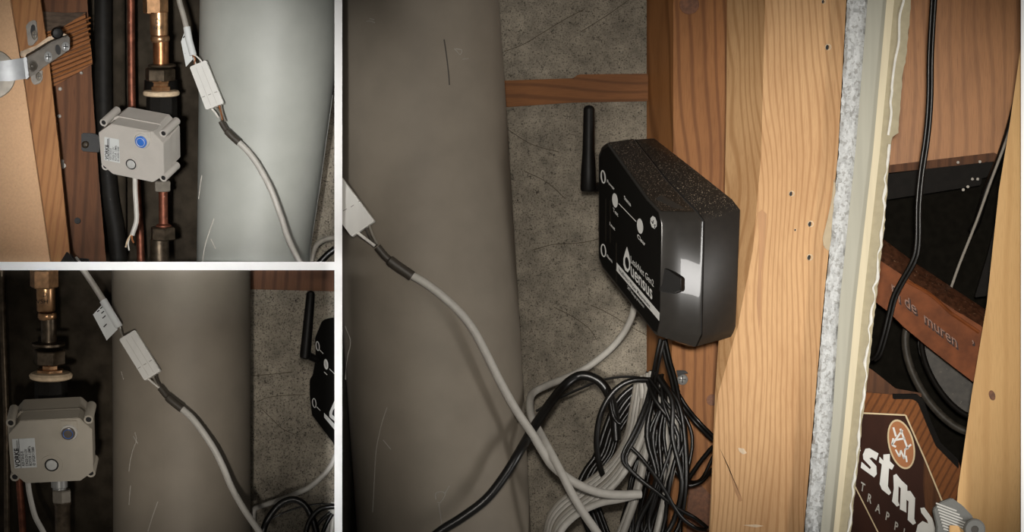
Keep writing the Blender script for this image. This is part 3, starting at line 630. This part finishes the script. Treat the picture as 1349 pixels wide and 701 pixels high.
for x, y, r in ((1091, 62, 5), (1043, 255, 4.5), (1068, 295, 5), (1048, 303, 2.2), (1067, 339, 5), (1085, 2, 3.5)):
    h = part('nail_hole', lathe((x, y, -20), (0, 0, -1), [(-.3, r*.95), (.6, r*.85), (.1, r*.55)], 9, caps=False), 'cream', st2, 'nail hole with splintered pale rim')
    part('hole_bottom', flat(ell(x-r*.25, y+r*.1, r*.42, r*.72, 12, .2), pf, -.35), 'ink', h)
part('splinter', slab([(972, 590), (980, 591), (984, 597), (979, 599), (974, 595)], -21.5, 2, .4), 'cream', st2)
part('resin_streak', flat([(999, 280), (1004, 276), (1010, 282), (1007, 330), (1003, 360), (1002, 410), (1000, 440), (997, 400), (1000, 340)], pf, -.4), 'streak', st2, 'dark resin streak beside the control box')
for q in [[(966, 630), (974, 645), (978, 660), (974, 661), (967, 645), (960, 615), (948, 590)]]:
    part('resin_streak', flat(q, pf, -.3), 'streak', st2)
part('tool_mark', slab([(978, 692), (996, 691), (1006, 693), (996, 695)], -21, 1.2, .2), 'cream', st2)
# plasterboard edge
pb = thing('plasterboard', 'crumbly cut plasterboard edge with cream corner bead, right of the pale stud', 'plasterboard', (1090, 700, -30))
Cr = [(Y0, 1150), (0, 1143), (200, 1127), (400, 1106), (560, 1096), (700, 1081), (760, 1076)]
Pr = [(Y0, 1176), (0, 1168), (200, 1150), (400, 1127), (560, 1112), (700, 1098), (760, 1093)]
Br = [(Y0, 1186), (0, 1178), (200, 1159), (400, 1137), (560, 1121), (700, 1105), (760, 1099)]
Rr = [(Y0, 1208), (0, 1200), (30, 1198), (60, 1195), (85, 1192), (88, 1190), (140, 1186), (178, 1183), (181, 1175), (230, 1170), (300, 1165), (380, 1156), (440, 1149), (500, 1143), (560, 1135), (600, 1132), (650, 1126), (700, 1121), (760, 1115)]
rn = random.Random(3); rows = []; NY = 150
ys = [Y0+(Y1-Y0)*i/NY for i in range(NY+1)]
for y in ys:
    a, b = interp(R2, y)+1, interp(Cr, y)
    r = [W(a+(b-a)*k/6+(rn.uniform(-.8, .8) if k == 0 else 0), y, -40+(rn.uniform(-3.5, 3.5) if 0 < k < 6 else 2)) for k in range(7)]
    rows.append(r+[W(b, y, 30), W(a, y, 30)])
part('gypsum_core', loft(rows), 'gyp', pb)
def strip(A, B, d0, d1, mat, name, jag=0):
    part(name, loft([[W(interp(A, y), y, d0), W(interp(B, y)+(rn.uniform(-jag, jag)), y, d0), W(interp(B, y), y, d1), W(interp(A, y), y, d1)] for y in ys]), mat, pb)
strip(Cr, Pr, -44, 25, 'paper', 'board_face'); strip(Pr, Br, -48, 20, 'bead', 'corner_bead'); strip(Br, Rr, -44, 25, 'paper2', 'paper_flap', .9)
bm = BM()
rg = [(y, interp(Rr, y)-rn.uniform(1.5, 4)-(2 if rn.random() < .15 else 0)) for y in range(190, 720, 9)]
tube([(x, y, -44) for y, x in rg], lambda k: 1.5+.7*math.sin(k*61)+.4*math.sin(k*173), bm, seg=6, n=3)
part('torn_edge', bm, 'torn', pb)
part('torn_edge', tube([(x, y, -45) for x, y in ((1192, -20), (1190.5, 0), (1185, 22), (1184, 55), (1179, 80), (1175, 112), (1175, 121), (1173, 135), (1174, 150), (1170, 178))], 1.7, seg=6), 'torn', pb)
single('filler_smear', slab([(1099, 235), (1103, 250), (1102, 328), (1092, 331), (1085, 325), (1084, 313), (1090, 290), (1096, 262)], -26, 7, 1.5), 'filler', 'smooth beige filler smear bridging the pale stud and the plasterboard', 'filler', (1094, 330, -22))
# ---- control box (hub)
def HD(x, y): return HPL(x, y)
def hubd(u, v, w_): return 17-125*u+30*v+45*w_
HPL = plane3((788, 197, hubd(0, 0, 0)), (871, 288, hubd(1, 0, 0)), (789, 346, hubd(0, 1, 0)))
hub = thing('control_box', 'black dusty water-leak control box with white print, mounted on the amber stud', 'control box', (900, 450, 40))
front = [(788, 205), (792, 194), (800, 189), (852, 262), (868, 279), (872, 296), (870, 425), (866, 442), (862, 440), (793, 353), (788, 340)]
seam = [(815, 193), (824, 186), (836, 184), (880, 240), (918, 280), (926, 292), (923, 442), (916, 457), (906, 456), (812, 360), (812, 345)]
back = [(850, 190), (856, 183), (863, 182), (912, 220), (965, 262), (976, 276), (970, 432), (966, 443), (957, 444), (858, 350), (850, 338)]
fr3 = [(x, y, HPL(x, y)) for x, y in front]
# seam & back depths from position along the long axis
def dep(pts, w_, x0, x1, y0):
    out = []
    for i, (x, y) in enumerate(pts):
        fx, fy = front[i]; out.append((x, y, HPL(fx, fy)+w_))
    return out
sm3 = dep(seam, 30, 0, 0, 0); bk3 = dep(back, 52, 0, 0, 0)
def inset(P, s, dd=0):
    cx = sum(p[0] for p in P)/len(P); cy = sum(p[1] for p in P)/len(P); cz = sum(p[2] for p in P)/len(P)
    return [(cx+(x-cx)*s, cy+(y-cy)*s, cz+(z-cz)*s+dd) for x, y, z in P]
mix = lambda A, B, k: [tuple(a[i]+(b[i]-a[i])*k for i in range(3)) for a, b in zip(A, B)]
part('lid', loft([[W(*p) for p in r] for r in (inset(fr3, .985), mix(fr3, sm3, .03), mix(fr3, sm3, .5), mix(fr3, sm3, .93), sm3)]), 'hubg', hub, 'glossy black lid')
part('seam', loft([[W(*p) for p in r] for r in (inset(sm3, .985), inset(mix(sm3, bk3, .08), .985))]), 'ink', hub)
part('base_shell', loft([[W(*p) for p in r] for r in (mix(sm3, bk3, .05), mix(sm3, bk3, .12), mix(sm3, bk3, .93), inset(bk3, .985))]), 'hub', hub)
part('lid_top', loft([[W(x, y-1.2, d) for x, y, d in r] for r in (mix(fr3, sm3, .06)[1:5], mix(fr3, sm3, .95)[1:5])], False, False), 'hub', hub, 'dusty top of the lid')
st = part('sticker', prism([(x, y, d-1.3) for x, y, d in inset(fr3, .965)], (0, 0, .8)), 'sticker', hub)
part('mount_tab', prism([(868, 350, -90), (880, 355, -94), (897, 366, -94), (897, 383, -92), (886, 387, -90), (868, 384, -86)], (6, 0, 12), bev=1), 'blackp', hub)
Z = lambda x, y: HPL(x, y)-1.3
part('ring', annulus(794.6, 233, 3.4, 9, 1.8, Z, -.9, rot=-.1), 'whiteink', st); part('ring', annulus(795, 330, 3.6, 8.8, 1.6, Z, -.9, rot=-.1), 'whiteink', st)
part('button_pad', flat(ell(810.2, 264, 3.7, 9.6, 20, -.1), Z, -.9), 'whiteink', st); part('button_pad', flat(ell(843.2, 298, 4, 10.2, 20, -.1), Z, -.9), 'whiteink', st)
part('logo_badge', flat(ell(861, 293, 4.4, 8.6, 8, -.15), Z, -.9), 'whiteink', st)
bm = BM(); stroke(bm, [(858.5, 291), (860, 295), (861, 290)], 1, Z, -1.3); stroke(bm, [(861, 297), (863.5, 296), (862, 300), (864, 301)], 1, Z, -1.3)
part('badge_mark', bm, 'ink', st)
bm = BM(); part('printed_line', stroke(BM(), [(815, 268), (838, 292)], .9, Z, -.9), 'whiteink', st)
L1 = (.62, .70)
for s, o, k, h in (('Power', (799.5, 240), 6, 6), ('Status', (822, 262), 6, 7), ('Test', (807.5, 278), 6, 7), ('Reset', (803, 296), 5, 6), ('Clear', (839.5, 313), 7.5, 8), ('Alarm', (799, 338), 5, 6)):
    part('printed_word', text(s, o, (L1[0]*k, L1[1]*k), (0, -h), Z, -.9, bold=.02), 'whiteink', st)
text('LeakNet Gen2', (830.5, 345), (.66*7.8, .72*7.8), (0.0, -12.5), Z, -.9, bm)
text('uensus', (830.5, 362), (.645*16.4, .745*16.4), (-.5, -27), Z, -.9, bm, bold=.012)
text('24/7 leakage protection', (826.5, 380), (.62*3.7, .74*3.7), (0, -6.5), Z, -.9, bm)
part('lettering', bm, 'whiteink', st)
drop = [(826, 325), (829, 336), (830.5, 346), (829.8, 355), (827, 359), (823.5, 356), (821.2, 349), (821.2, 341), (823.5, 332)]
part('drop_logo', flat(drop, Z, -.9), 'whiteink', st); part('drop_logo_inner', flat(ell(826, 346.5, 2.5, 8, 16, -.12), Z, -1.4), 'sticker', st)
part('white_band', flat([(812, 345.5), (869, 412.5), (868.5, 423), (812, 356.5)], Z, -.9), 'whiteink', st)
bm = BM(); text('Intelligent Water Management', (815, 357), (.62*5.4, .745*5.4), (0, -7.5), Z, -1.4, bm, bold=.02); part('band_text', bm, 'ink', st)
bm = BM(); stroke(bm, [(798, 262), (798, 318)], .6, Z, -.9); stroke(bm, [(804, 264), (804, 320)], .6, Z, -.9); stroke(bm, [(812, 320), (812, 372)], .6, Z, -.9)
part('moulded_line', bm, 'shrink', st)
an = part('antenna', lathe((776, 142, 40), (-1, 112, 6), [(-3.5, 1), (-2.5, 4.5), (0, 7), (2, 7.4), (55, 8), (85, 10), (108, 10.6), (111, 9), (112, 4)], 24), 'blackp', hub)
part('antenna_joint', tube([(777, 244, 48), (785, 247, 52), (794, 244, 58)], 6), 'blackp', hub)
# ---- cables
t3 = lambda x, y, k=7: (x, y, tankd(T3L, T3R, 72, x, y)-k)
t3s = thing('sensor_cable', 'grey sensor cable and white plug crossing the large cylinder toward the coil', 'cable', (600, 640, -50))
cn = part('connector_block', prism([(449.5, 233, -42), (453, 238, -44), (493, 291, -58), (463, 312, -56), (449.5, 294, -46)], (2, 1, 14), bev=1), 'conn', t3s)
cpn = plane3((451, 234, -42), (493, 291, -58), (463, 312, -56))
bm = BM(); stroke(bm, [(452, 278), (457, 275)], .9, cpn, -.8); stroke(bm, [(462, 273), (466, 270)], .9, cpn, -.8); stroke(bm, [(472, 266), (476, 264)], .9, cpn, -.8); part('connector_seam', bm, 'wireg', cn)
part('wire', tube([(470, 306, -50), (482, 315, -52), (494, 324, -54)], 2, seg=8), 'wirew', t3s)
part('wire', tube([(481, 300, -50), (487, 312, -50), (495, 324, -52)], 1.6, seg=8), 'shrink', t3s); part('wire', tube([(486, 296, -50), (490, 308, -50), (497, 322, -50)], 1.6, seg=8), 'wireg', t3s)
part('heat_shrink', tube([(497, 325, -54), (508, 338, -54), (520, 348, -54), (543, 364, -54)], lambda k: 5 if k < .5 else 7), 'shrink', t3s)
part('sheath', tube([(541, 362, -54), (560, 373, -56), (585, 392, -58), (608, 414, -56), (625, 437, -54), (642, 469, -50), (660, 505, -44), (681, 542, -36), (700, 570, -30), (718, 600, -26), (728, 614, -24), (745, 628, -22), (765, 640, -20), (790, 649, -16), (815, 652, -10), (844, 651, 0)], lambda k: 5.4+.6*k, seg=14), 'cable', t3s)
single('white_cable', tube([(836, 400, 60), (832, 418, 70), (822, 438, 90), (808, 456, 110), (790, 472, 125), (770, 486, 130), (745, 498, 130), (720, 508, 110), (703, 517, 80), (698, 528, 50), (700, 548, 20), (710, 568, 0), (722, 590, -22), (738, 620, -34), (752, 648, -38), (768, 675, -38), (788, 704, -36), (800, 725, -36)], lambda k: 4.2+1.6*k, seg=14), 'cable', 'pale cable from under the control box, kinked at the large cylinder and crossing downwards', 'cable', (745, 640, -20))
single('black_cable', tube([(560, 716, -62), (583, 698, -62), (610, 681, -62), (640, 658, -60), (664, 628, -54), (685, 594, -44), (702, 565, -10), (722, 535, 20), (740, 512, 50), (757, 498, 60), (772, 495, 60), (790, 503, 60), (802, 520, 60), (809, 545, 60), (812, 580, 60)], 6.4, seg=14), 'blackc', 'thick black cable draped over the lower part of the large cylinder', 'cable', (640, 690, -50))
single('thin_black_wire', tube([(706, 542, 100), (730, 528, 100), (760, 514, 100), (790, 502, 100), (815, 497, 95), (838, 497, 90), (862, 501, 80)], 1.7, seg=8), 'blackc', 'thin black wire arching over the coil beneath the control box', 'wire', (760, 520, 100))
gc = thing('cable_coil', 'pale grey cables coiled loosely under the control box', 'cable coil', (790, 700, 60))
for i in range(6):
    k = i*7.5; d = 70-i*9
    part('cable_loop', tube([(840+k*.5, 500-i*2, d+20), (833+k*.55, 540, d+10), (826+k*.55, 575, d), (812+k*.6, 602, d), (790+k*.6, 624+k*.3, d), (764+k*.5, 643+k*.5, d), (738+k*.45, 662+k*.5, d), (724+k*.42, 682+k*.4, d), (718+k*.45, 712, d)], 4.6), 'cable' if i % 3 else 'cabled', gc)
for q in ([(846, 500, 60), (848, 540, 55), (848, 590, 50), (840, 640, 48), (826, 680, 46), (812, 715, 46)], [(852, 505, 50), (856, 550, 45), (848, 610, 40), (838, 655, 40), (822, 700, 40), (816, 720, 40)], [(866, 498, 40), (882, 530, 20), (890, 565, 10), (890, 595, 6), (880, 640, 6), (868, 690, 10), (862, 715, 10)], [(845, 651, 10), (815, 658, 10), (790, 663, 14), (764, 675, 20), (744, 692, 26), (732, 712, 30)]):
    part('cable_loop', tube(q, 5), 'cable', gc)
part('cable_loop', tube([(870, 640, 30), (878, 600, 30), (877, 570, 34), (872, 540, 40), (870, 510, 50)], 4), 'cable', gc)
kc = thing('cable_coil', 'dense tangle of black cables hanging under the control box', 'cable coil', (860, 700, 30))
rk = random.Random(11)
for i in range(24):
    k = i/23; x0 = 862+rk.uniform(-9, 11); bx = 838+66*k+rk.uniform(-7, 7); d = 60-rk.uniform(0, 60) if k > .3 else 85
    wv = rk.uniform(-12, 12)
    part('cable_loop', tube([(x0, 488+rk.uniform(0, 16), d+15), (x0*.5+bx*.5+rk.uniform(-8, 8), 528, d), (bx+wv, 575, d-5), (bx-wv*.6-4*k, 635, d-8), (bx-14+rk.uniform(-10, 8), 685, d), (bx-22+wv*.5, 716, d)], rk.uniform(2.2, 4.0), n=4), 'blackc', kc)
for i in range(6):   # loops bulging left
    k = i*5+rk.uniform(-2, 2); d = 128-i*4
    part('cable_loop', tube([(868, 500+i, d), (838+k*.6, 507+k*.4, d), (812+k, 530+k*.3, d), (797+k*.8, 565, d), (786+k*.8, 598, d), (768+k*.8, 625, d), (760+k, 655, d), (775+k, 700, d), (780+k, 715, d)], rk.uniform(2.4, 4), n=4), 'blackc', kc)
for q, r in ([(862, 501, 40), (835, 501, 36), (815, 510, 36), (800, 527, 36), (790, 550, 38), (786, 578, 42), (788, 605, 50), (795, 630, 60)], 4), ([(796, 503, 60), (803, 525, 50), (807, 545, 46), (812, 555, 46), (818, 559, 46)], 2.4):
    part('cable_loop', tube(q, r), 'blackc', kc)
part('cable_loop', tube([(939, 588, 70), (925, 606, 60), (910, 625, 50), (902, 634, 46), (908, 640, 44), (925, 634, 46), (938, 618, 60)], 2.6), 'blackc', kc)
part('cable_loop', tube([(936, 592, 60), (918, 615, 50), (903, 640, 40), (898, 668, 36), (896, 700, 36), (896, 716, 36)], 3.2), 'blackc', kc)
part('cable_loop', tube([(940, 600, 80), (925, 630, 70), (910, 635, 50), (895, 628, 30), (887, 615, 28)], 2.4), 'blackc', kc)
single('power_cord', twin([(872, 448, 40), (867, 470, 36), (862, 495, 26), (855, 525, 10), (846, 550, 0), (835, 575, -6), (825, 594, -8), (822, 604, -8), (826, 614, -8), (842, 630, -8), (865, 648, -8), (890, 668, -6), (915, 682, 0), (930, 694, 8)], 2.4, 2.2, 1.4), 'blackc', 'twin black cord from the control box bottom, folding sharply back to the right', 'cable', (868, 650, 0))
single('power_cord', twin([(874, 448, 50), (880, 475, 44), (887, 500, 36), (893, 530, 26), (899, 560, 20), (902, 595, 16), (903, 630, 16), (900, 655, 16)], 3, 2.4, -.6), 'blackc', 'twin black cord dropping straight from the control box past the wood screw', 'cable', (895, 650, 20))
single('power_cord', twin([(893, 522, 60), (905, 540, 56), (920, 558, 50), (940, 578, 56)], 2.6, -1.6, 1.6), 'blackc', 'twin black cord slanting right in front of the dark round knot', 'cable', (935, 575, 54))
single('power_cord', tube([(832, 590, -16), (842, 600, -16), (852, 612, -16), (865, 630, -14), (878, 650, -12), (888, 668, -10), (900, 684, -6), (918, 696, 0), (930, 698, 6)], 2.6), 'blackc', 'single black cord looping low beside the pale stud', 'cable', (890, 690, -10))
# ---- far right bay
pn = thing('cupboard_back', 'brown varnished wood panel high behind the hanging black cord', 'panel', (1260, 220, 170))
part('board', slab([(1150, Y0), (1350, Y0), (1350, 200), (1310, 204), (1170, 225), (1150, 228)], 172, 20, 1), 'panelw', pn)
part('lower_lip', slab([(1150, 220), (1310, 201), (1318, 206), (1316, 212), (1150, 230)], 164, 10, 1), 'brown', pn)
rl = thing('metal_rail', 'dark metal rail under the brown panel', 'rail', (1240, 265, 150))
part('rail_web', slab([(1150, 232), (1300, 212), (1310, 214), (1300, 234), (1150, 254)], 165, 8, 1), 'railm', rl)
part('rail_flange', slab([(1150, 250), (1294, 232), (1292, 244), (1150, 266)], 150, 22, 1), 'railm', rl)
for x, y in ((1262, 214), (1291, 213), (1269, 250), (1275, 246), (1281, 236), (1288, 236)): part('paint_drip', lathe((x, y, 150), (0, 0, -1), [(-2, 2.2), (1, 2), (2, .8)], 8), 'plaster', rl)
single('hanging_cord', twin([(1234, -50, 30), (1230, 0, 30), (1226, 70, 30), (1225, 130, 30), (1221, 180, 30), (1214, 228, 30), (1210, 270, 30), (1209, 320, 32), (1203, 345, 36), (1188, 372, 44), (1178, 392, 50), (1172, 415, 56), (1166, 440, 62), (1158, 466, 70), (1150, 474, 76)], 2.5, 2.3, 0.6), 'blackc', 'long twin black cord hanging in front of the brown panel and carved beam', 'cable', (1210, 470, 40))
single('black_hose', tube([(1346, 100, 110), (1332, 160, 110), (1318, 205, 112), (1300, 250, 115), (1288, 290, 118), (1280, 305, 120)], 5, seg=12), 'blackc', 'thick black hose slanting down behind the right-hand pine post', 'hose', (1290, 300, 115))
single('pale_cord', tube([(1338, 150, 96), (1322, 195, 98), (1305, 240, 100), (1289, 285, 102), (1276, 318, 104), (1264, 348, 106), (1254, 376, 108), (1250, 388, 110)], 1.9, seg=8), 'cabled', 'thin pale cord slanting down onto the carved beam', 'cord', (1256, 376, 106))
single('dark_strap', slab([(1318, 270), (1322, 290), (1300, 390), (1284, 392), (1300, 340)], 120, 8, 1), 'railm', 'dark flat strap behind the right-hand pine post above the carved beam', 'strap', (1295, 390, 120))
cb = thing('carved_beam', 'brown slanting beam with raised lettering, wedged beside the right-hand post', 'beam', (1220, 500, 80))
CBd = plane3((1165, 345, 80), (1290, 440, 62), (1175, 415, 74))
cfront = [(1146, 332), (1165, 345), (1188, 360), (1225, 383), (1260, 410), (1300, 432), (1300, 516), (1278, 500), (1248, 477), (1220, 455), (1190, 430), (1172, 412), (1146, 392)]
part('beam_face', slab(cfront, CBd, 24, 1.5), 'carved', cb)
part('beam_top', loft([[W(x, y, CBd(x, y)+d) for x, y, d in r] for r in ([(1146, 305, 30), (1165, 316, 30), (1205, 346, 30), (1250, 376, 30), (1300, 409, 30)], [(1146, 320, 10), (1165, 332, 8), (1197, 356, 8), (1243, 388, 8), (1300, 424, 8)], [(1146, 334, -1), (1165, 347, -1), (1188, 362, -1), (1245, 400, -1), (1300, 434, -1)])], False, False), 'carvedt', cb)
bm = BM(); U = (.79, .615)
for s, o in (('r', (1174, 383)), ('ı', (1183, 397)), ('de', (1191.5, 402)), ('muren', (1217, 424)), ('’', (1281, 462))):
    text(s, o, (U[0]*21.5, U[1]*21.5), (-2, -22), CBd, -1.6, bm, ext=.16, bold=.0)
part('raised_lettering', bm, 'carvedhi', cb)
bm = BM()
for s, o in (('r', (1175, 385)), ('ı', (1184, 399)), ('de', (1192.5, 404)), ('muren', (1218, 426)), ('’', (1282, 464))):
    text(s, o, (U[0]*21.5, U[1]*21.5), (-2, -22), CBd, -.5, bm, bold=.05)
part('letter_shade', bm, 'carvedsh', cb)  # offset dark copy of the letters, painted as their shade
part('bevel_step', tube([(1190, 368, CBd(1190, 368)), (1225, 388, CBd(1225, 388)), (1252, 412, CBd(1252, 412)), (1258, 416, CBd(1258, 416)), (1290, 438, CBd(1290, 438))], 2.6, seg=6), 'carved', cb)
rw = thing('rubber_wheel', 'dark dusty wheel rim behind the carved beam, above the beer sign', 'wheel', (1235, 570, 130))
def ring3(cx, cy, rx, ry, d, r, rot):
    pts = ell(cx, cy, rx, ry, 40, rot); pts.append(pts[0]); pts.append(pts[1])
    return tube([(x, y, d) for x, y in pts], r, n=2)
part('tyre', ring3(1252, 492, 44, 88, 130, 5.5, -.55), 'rubber', rw); part('inner_rim', ring3(1258, 490, 30, 68, 128, 4, -.55), 'railm', rw)
part('web', slab(ell(1256, 490, 32, 72, 28, -.55), 134, 4), 'rubber', rw)
single('dark_crossbar', slab([(1140, 482), (1150, 488), (1180, 512), (1214, 518), (1214, 524), (1140, 524)], 100, 20, 1), 'brown', 'dark brown bar end just above the beer sign', 'bar', (1160, 524, 105))
# sign
SG = plane3((1130, 540, 62), (1260, 640, 30), (1130, 700, 70))
sg = thing('beer_sign', 'dark wooden beer sign with white gothic lettering and gold outline', 'sign', (1190, 700, 50))
so = [(1100, 516), (1140, 517), (1176, 520), (1208, 520), (1216, 527), (1226, 556), (1238, 583), (1262, 606), (1275, 640), (1275, 730), (1100, 730)]
part('sign_board', slab(so, lambda x, y: SG(x, y)+4, 12, 1.5), 'signe', sg)
part('sign_edge', slab([(1176, 519), (1208, 519), (1217, 527), (1227, 556), (1239, 583), (1263, 606), (1263, 618), (1233, 588), (1221, 560), (1209, 530), (1202, 526), (1176, 526)], lambda x, y: SG(x, y)+2, 14, 1), 'railm', sg)
part('centre_panel', slab([(1100, 545), (1130, 544), (1193, 547), (1218, 603), (1242, 660), (1256, 700), (1262, 730), (1100, 730)], lambda x, y: SG(x, y)+1.6, 4, .5), 'signw', sg)
S1 = lambda x, y: SG(x, y)+1.6
part('wood_stripe', flat([(1217, 606), (1240, 660), (1243, 701), (1222, 701), (1216, 640)], S1, -.4), 'brown', sg)
bm = BM(); stroke(bm, [(1100, 544.5), (1137, 544.3), (1193, 547), (1218, 604), (1250, 682)], 2.0, S1, -.8); part('gold_outline', stroke(BM(), [(1126, 640), (1158, 704)], 1.6, S1, -.8), 'gold', sg)
part('gold_outline', bm, 'gold', sg)
part('emblem_disc', flat(ell(1187.3, 585.5, 17, 33.5, 32, -.24), S1, -.8), 'gold', sg)
part('emblem_face', flat(ell(1187.3, 585.5, 14.8, 31, 32, -.24), S1, -1.3), 'emb', sg)
K = lambda pts: [(1100+x/3.486, 500+y/3.486) for x, y in pts]
bm = BM()
for q in ([(268, 220), (280, 262)], [(262, 300), (310, 232)], [(300, 226), (335, 320)], [(278, 278), (322, 270)], [(322, 322), (350, 298)], [(268, 270), (262, 300), (280, 310)]): stroke(bm, K(q), 2.6, S1, -1.8)
for q in ([(278, 322), (296, 355)], [(296, 355), (302, 325)], [(302, 325), (318, 365)], [(318, 365), (322, 318)], [(326, 350), (330, 380)]): stroke(bm, K(q), 2.1, S1, -1.8)
part('monogram', bm, 'whiteink', sg)
GL = [[(140, 318), (158, 316), (200, 340), (190, 372), (170, 358), (158, 362), (190, 398), (192, 435), (180, 450), (118, 405), (122, 378), (160, 412), (166, 404), (130, 366), (128, 345)],
      [(222, 345), (252, 342), (252, 375), (272, 395), (262, 415), (248, 408), (243, 490), (258, 520), (248, 532), (215, 505), (205, 480), (215, 390), (202, 380), (205, 355), (222, 372)],
      [(268, 440), (282, 434), (304, 462), (332, 488), (332, 512), (346, 512), (368, 545), (364, 640), (372, 660), (358, 668), (334, 645), (338, 560), (328, 552), (328, 612), (298, 596), (302, 500), (292, 490), (290, 560), (296, 578), (284, 584), (262, 560), (270, 500)],
      [(392, 590), (410, 588), (448, 640), (462, 690), (455, 730), (435, 730), (434, 700), (404, 735), (372, 700), (380, 668), (402, 650), (428, 662), (424, 648), (396, 612)]]
bm = BM()
for g in GL: flat(K(g), S1, -.9, bm)
flat([(1125, 590), (1131, 586), (1134, 594), (1129, 596)], S1, -.9, bm)
part('gothic_lettering', bm, 'whiteink', sg)
bm = BM()
for s, o in (('T', (1133, 645)), ('R', (1142, 660)), ('A', (1153, 673)), ('P', (1166, 684)), ('P', (1177.5, 697)), ('I', (1189, 706))): text(s, o, (9, 6), (2.2, -15), S1, -.9, bm, bold=.02)
part('small_lettering', bm, 'cable', sg)
# right post
rp = thing('wooden_post', 'fresh pale pine post at the far right, against the white edge', 'post', (1310, 700, -20))
LP = [(Y0, 1356), (60, 1345), (165, 1330), (250, 1316), (400, 1300), (520, 1280), (645, 1262), (700, 1258), (760, 1254)]
FE = [(Y0, 1390), (400, 1366), (560, 1349), (620, 1338), (660, 1328), (700, 1324), (760, 1320)]
rows = []
for y in [Y0, 40, 60, 100, 165, 250, 330, 400, 460, 520, 580, 645, 700, 760]:
    l = min(interp(LP, y), 1346); e = min(max(interp(FE, y), l+.6), 1346.5)
    rows.append([W(l, y, -30), W(e, y, -30), W(1347, y, -30+(1347-e)*.6), W(1347, y, 90), W(l+4, y, 90)])
part('timber', loft(rows), 'studr', rp)
p30 = lambda x, y: -30.2
kn = part('knot', slab(ell(1307, 521, 4.2, 7, 14, -.3), -30.6, 1.2, .3), 'knot', rp, 'small dark knot')
# ribbed clamp bottom right
rc = thing('ribbed_clip', 'grey ribbed plastic clip at the very bottom beside the fresh pine post', 'clip', (1262, 700, -60))
RC = plane3((1235, 668, -52), (1285, 690, -48), (1240, 700, -60))
co = [(1229, 671), (1238, 662), (1254, 656), (1268, 666), (1282, 681), (1286, 700), (1283, 712), (1232, 712), (1234, 694)]
part('clip_body', slab(co, RC, 18, 1.5), 'ribbed', rc)
for i in range(9):
    y = 663+i*4.2; x0 = 1233+i*1.2; x1 = min(1260+i*4, 1284)
    part('rib', tube([(x0, y, RC(x0, y)-.5), (x1, y+(x1-x0)*.38, RC(x1, y+(x1-x0)*.38)-.5)], 1.1, seg=6, smooth=False), 'conn', rc)
part('pivot_ring', lathe((1283, 697, -54), (0, 0, -1), [(0, 14), (10, 14), (12, 12), (12, 5), (4, 4)], 28), 'ribbed', rc)
part('pivot_hole', lathe((1283, 697, -54), (0, 0, -1), [(11, .1), (11.2, 4.8)], 20, caps=False), 'shrink', rc)
part('wood_insert', slab([(1251, 692), (1262, 693), (1272, 701), (1272, 712), (1250, 712)], lambda x, y: RC(x, y)-4, 3, .5), 'studr', rc)
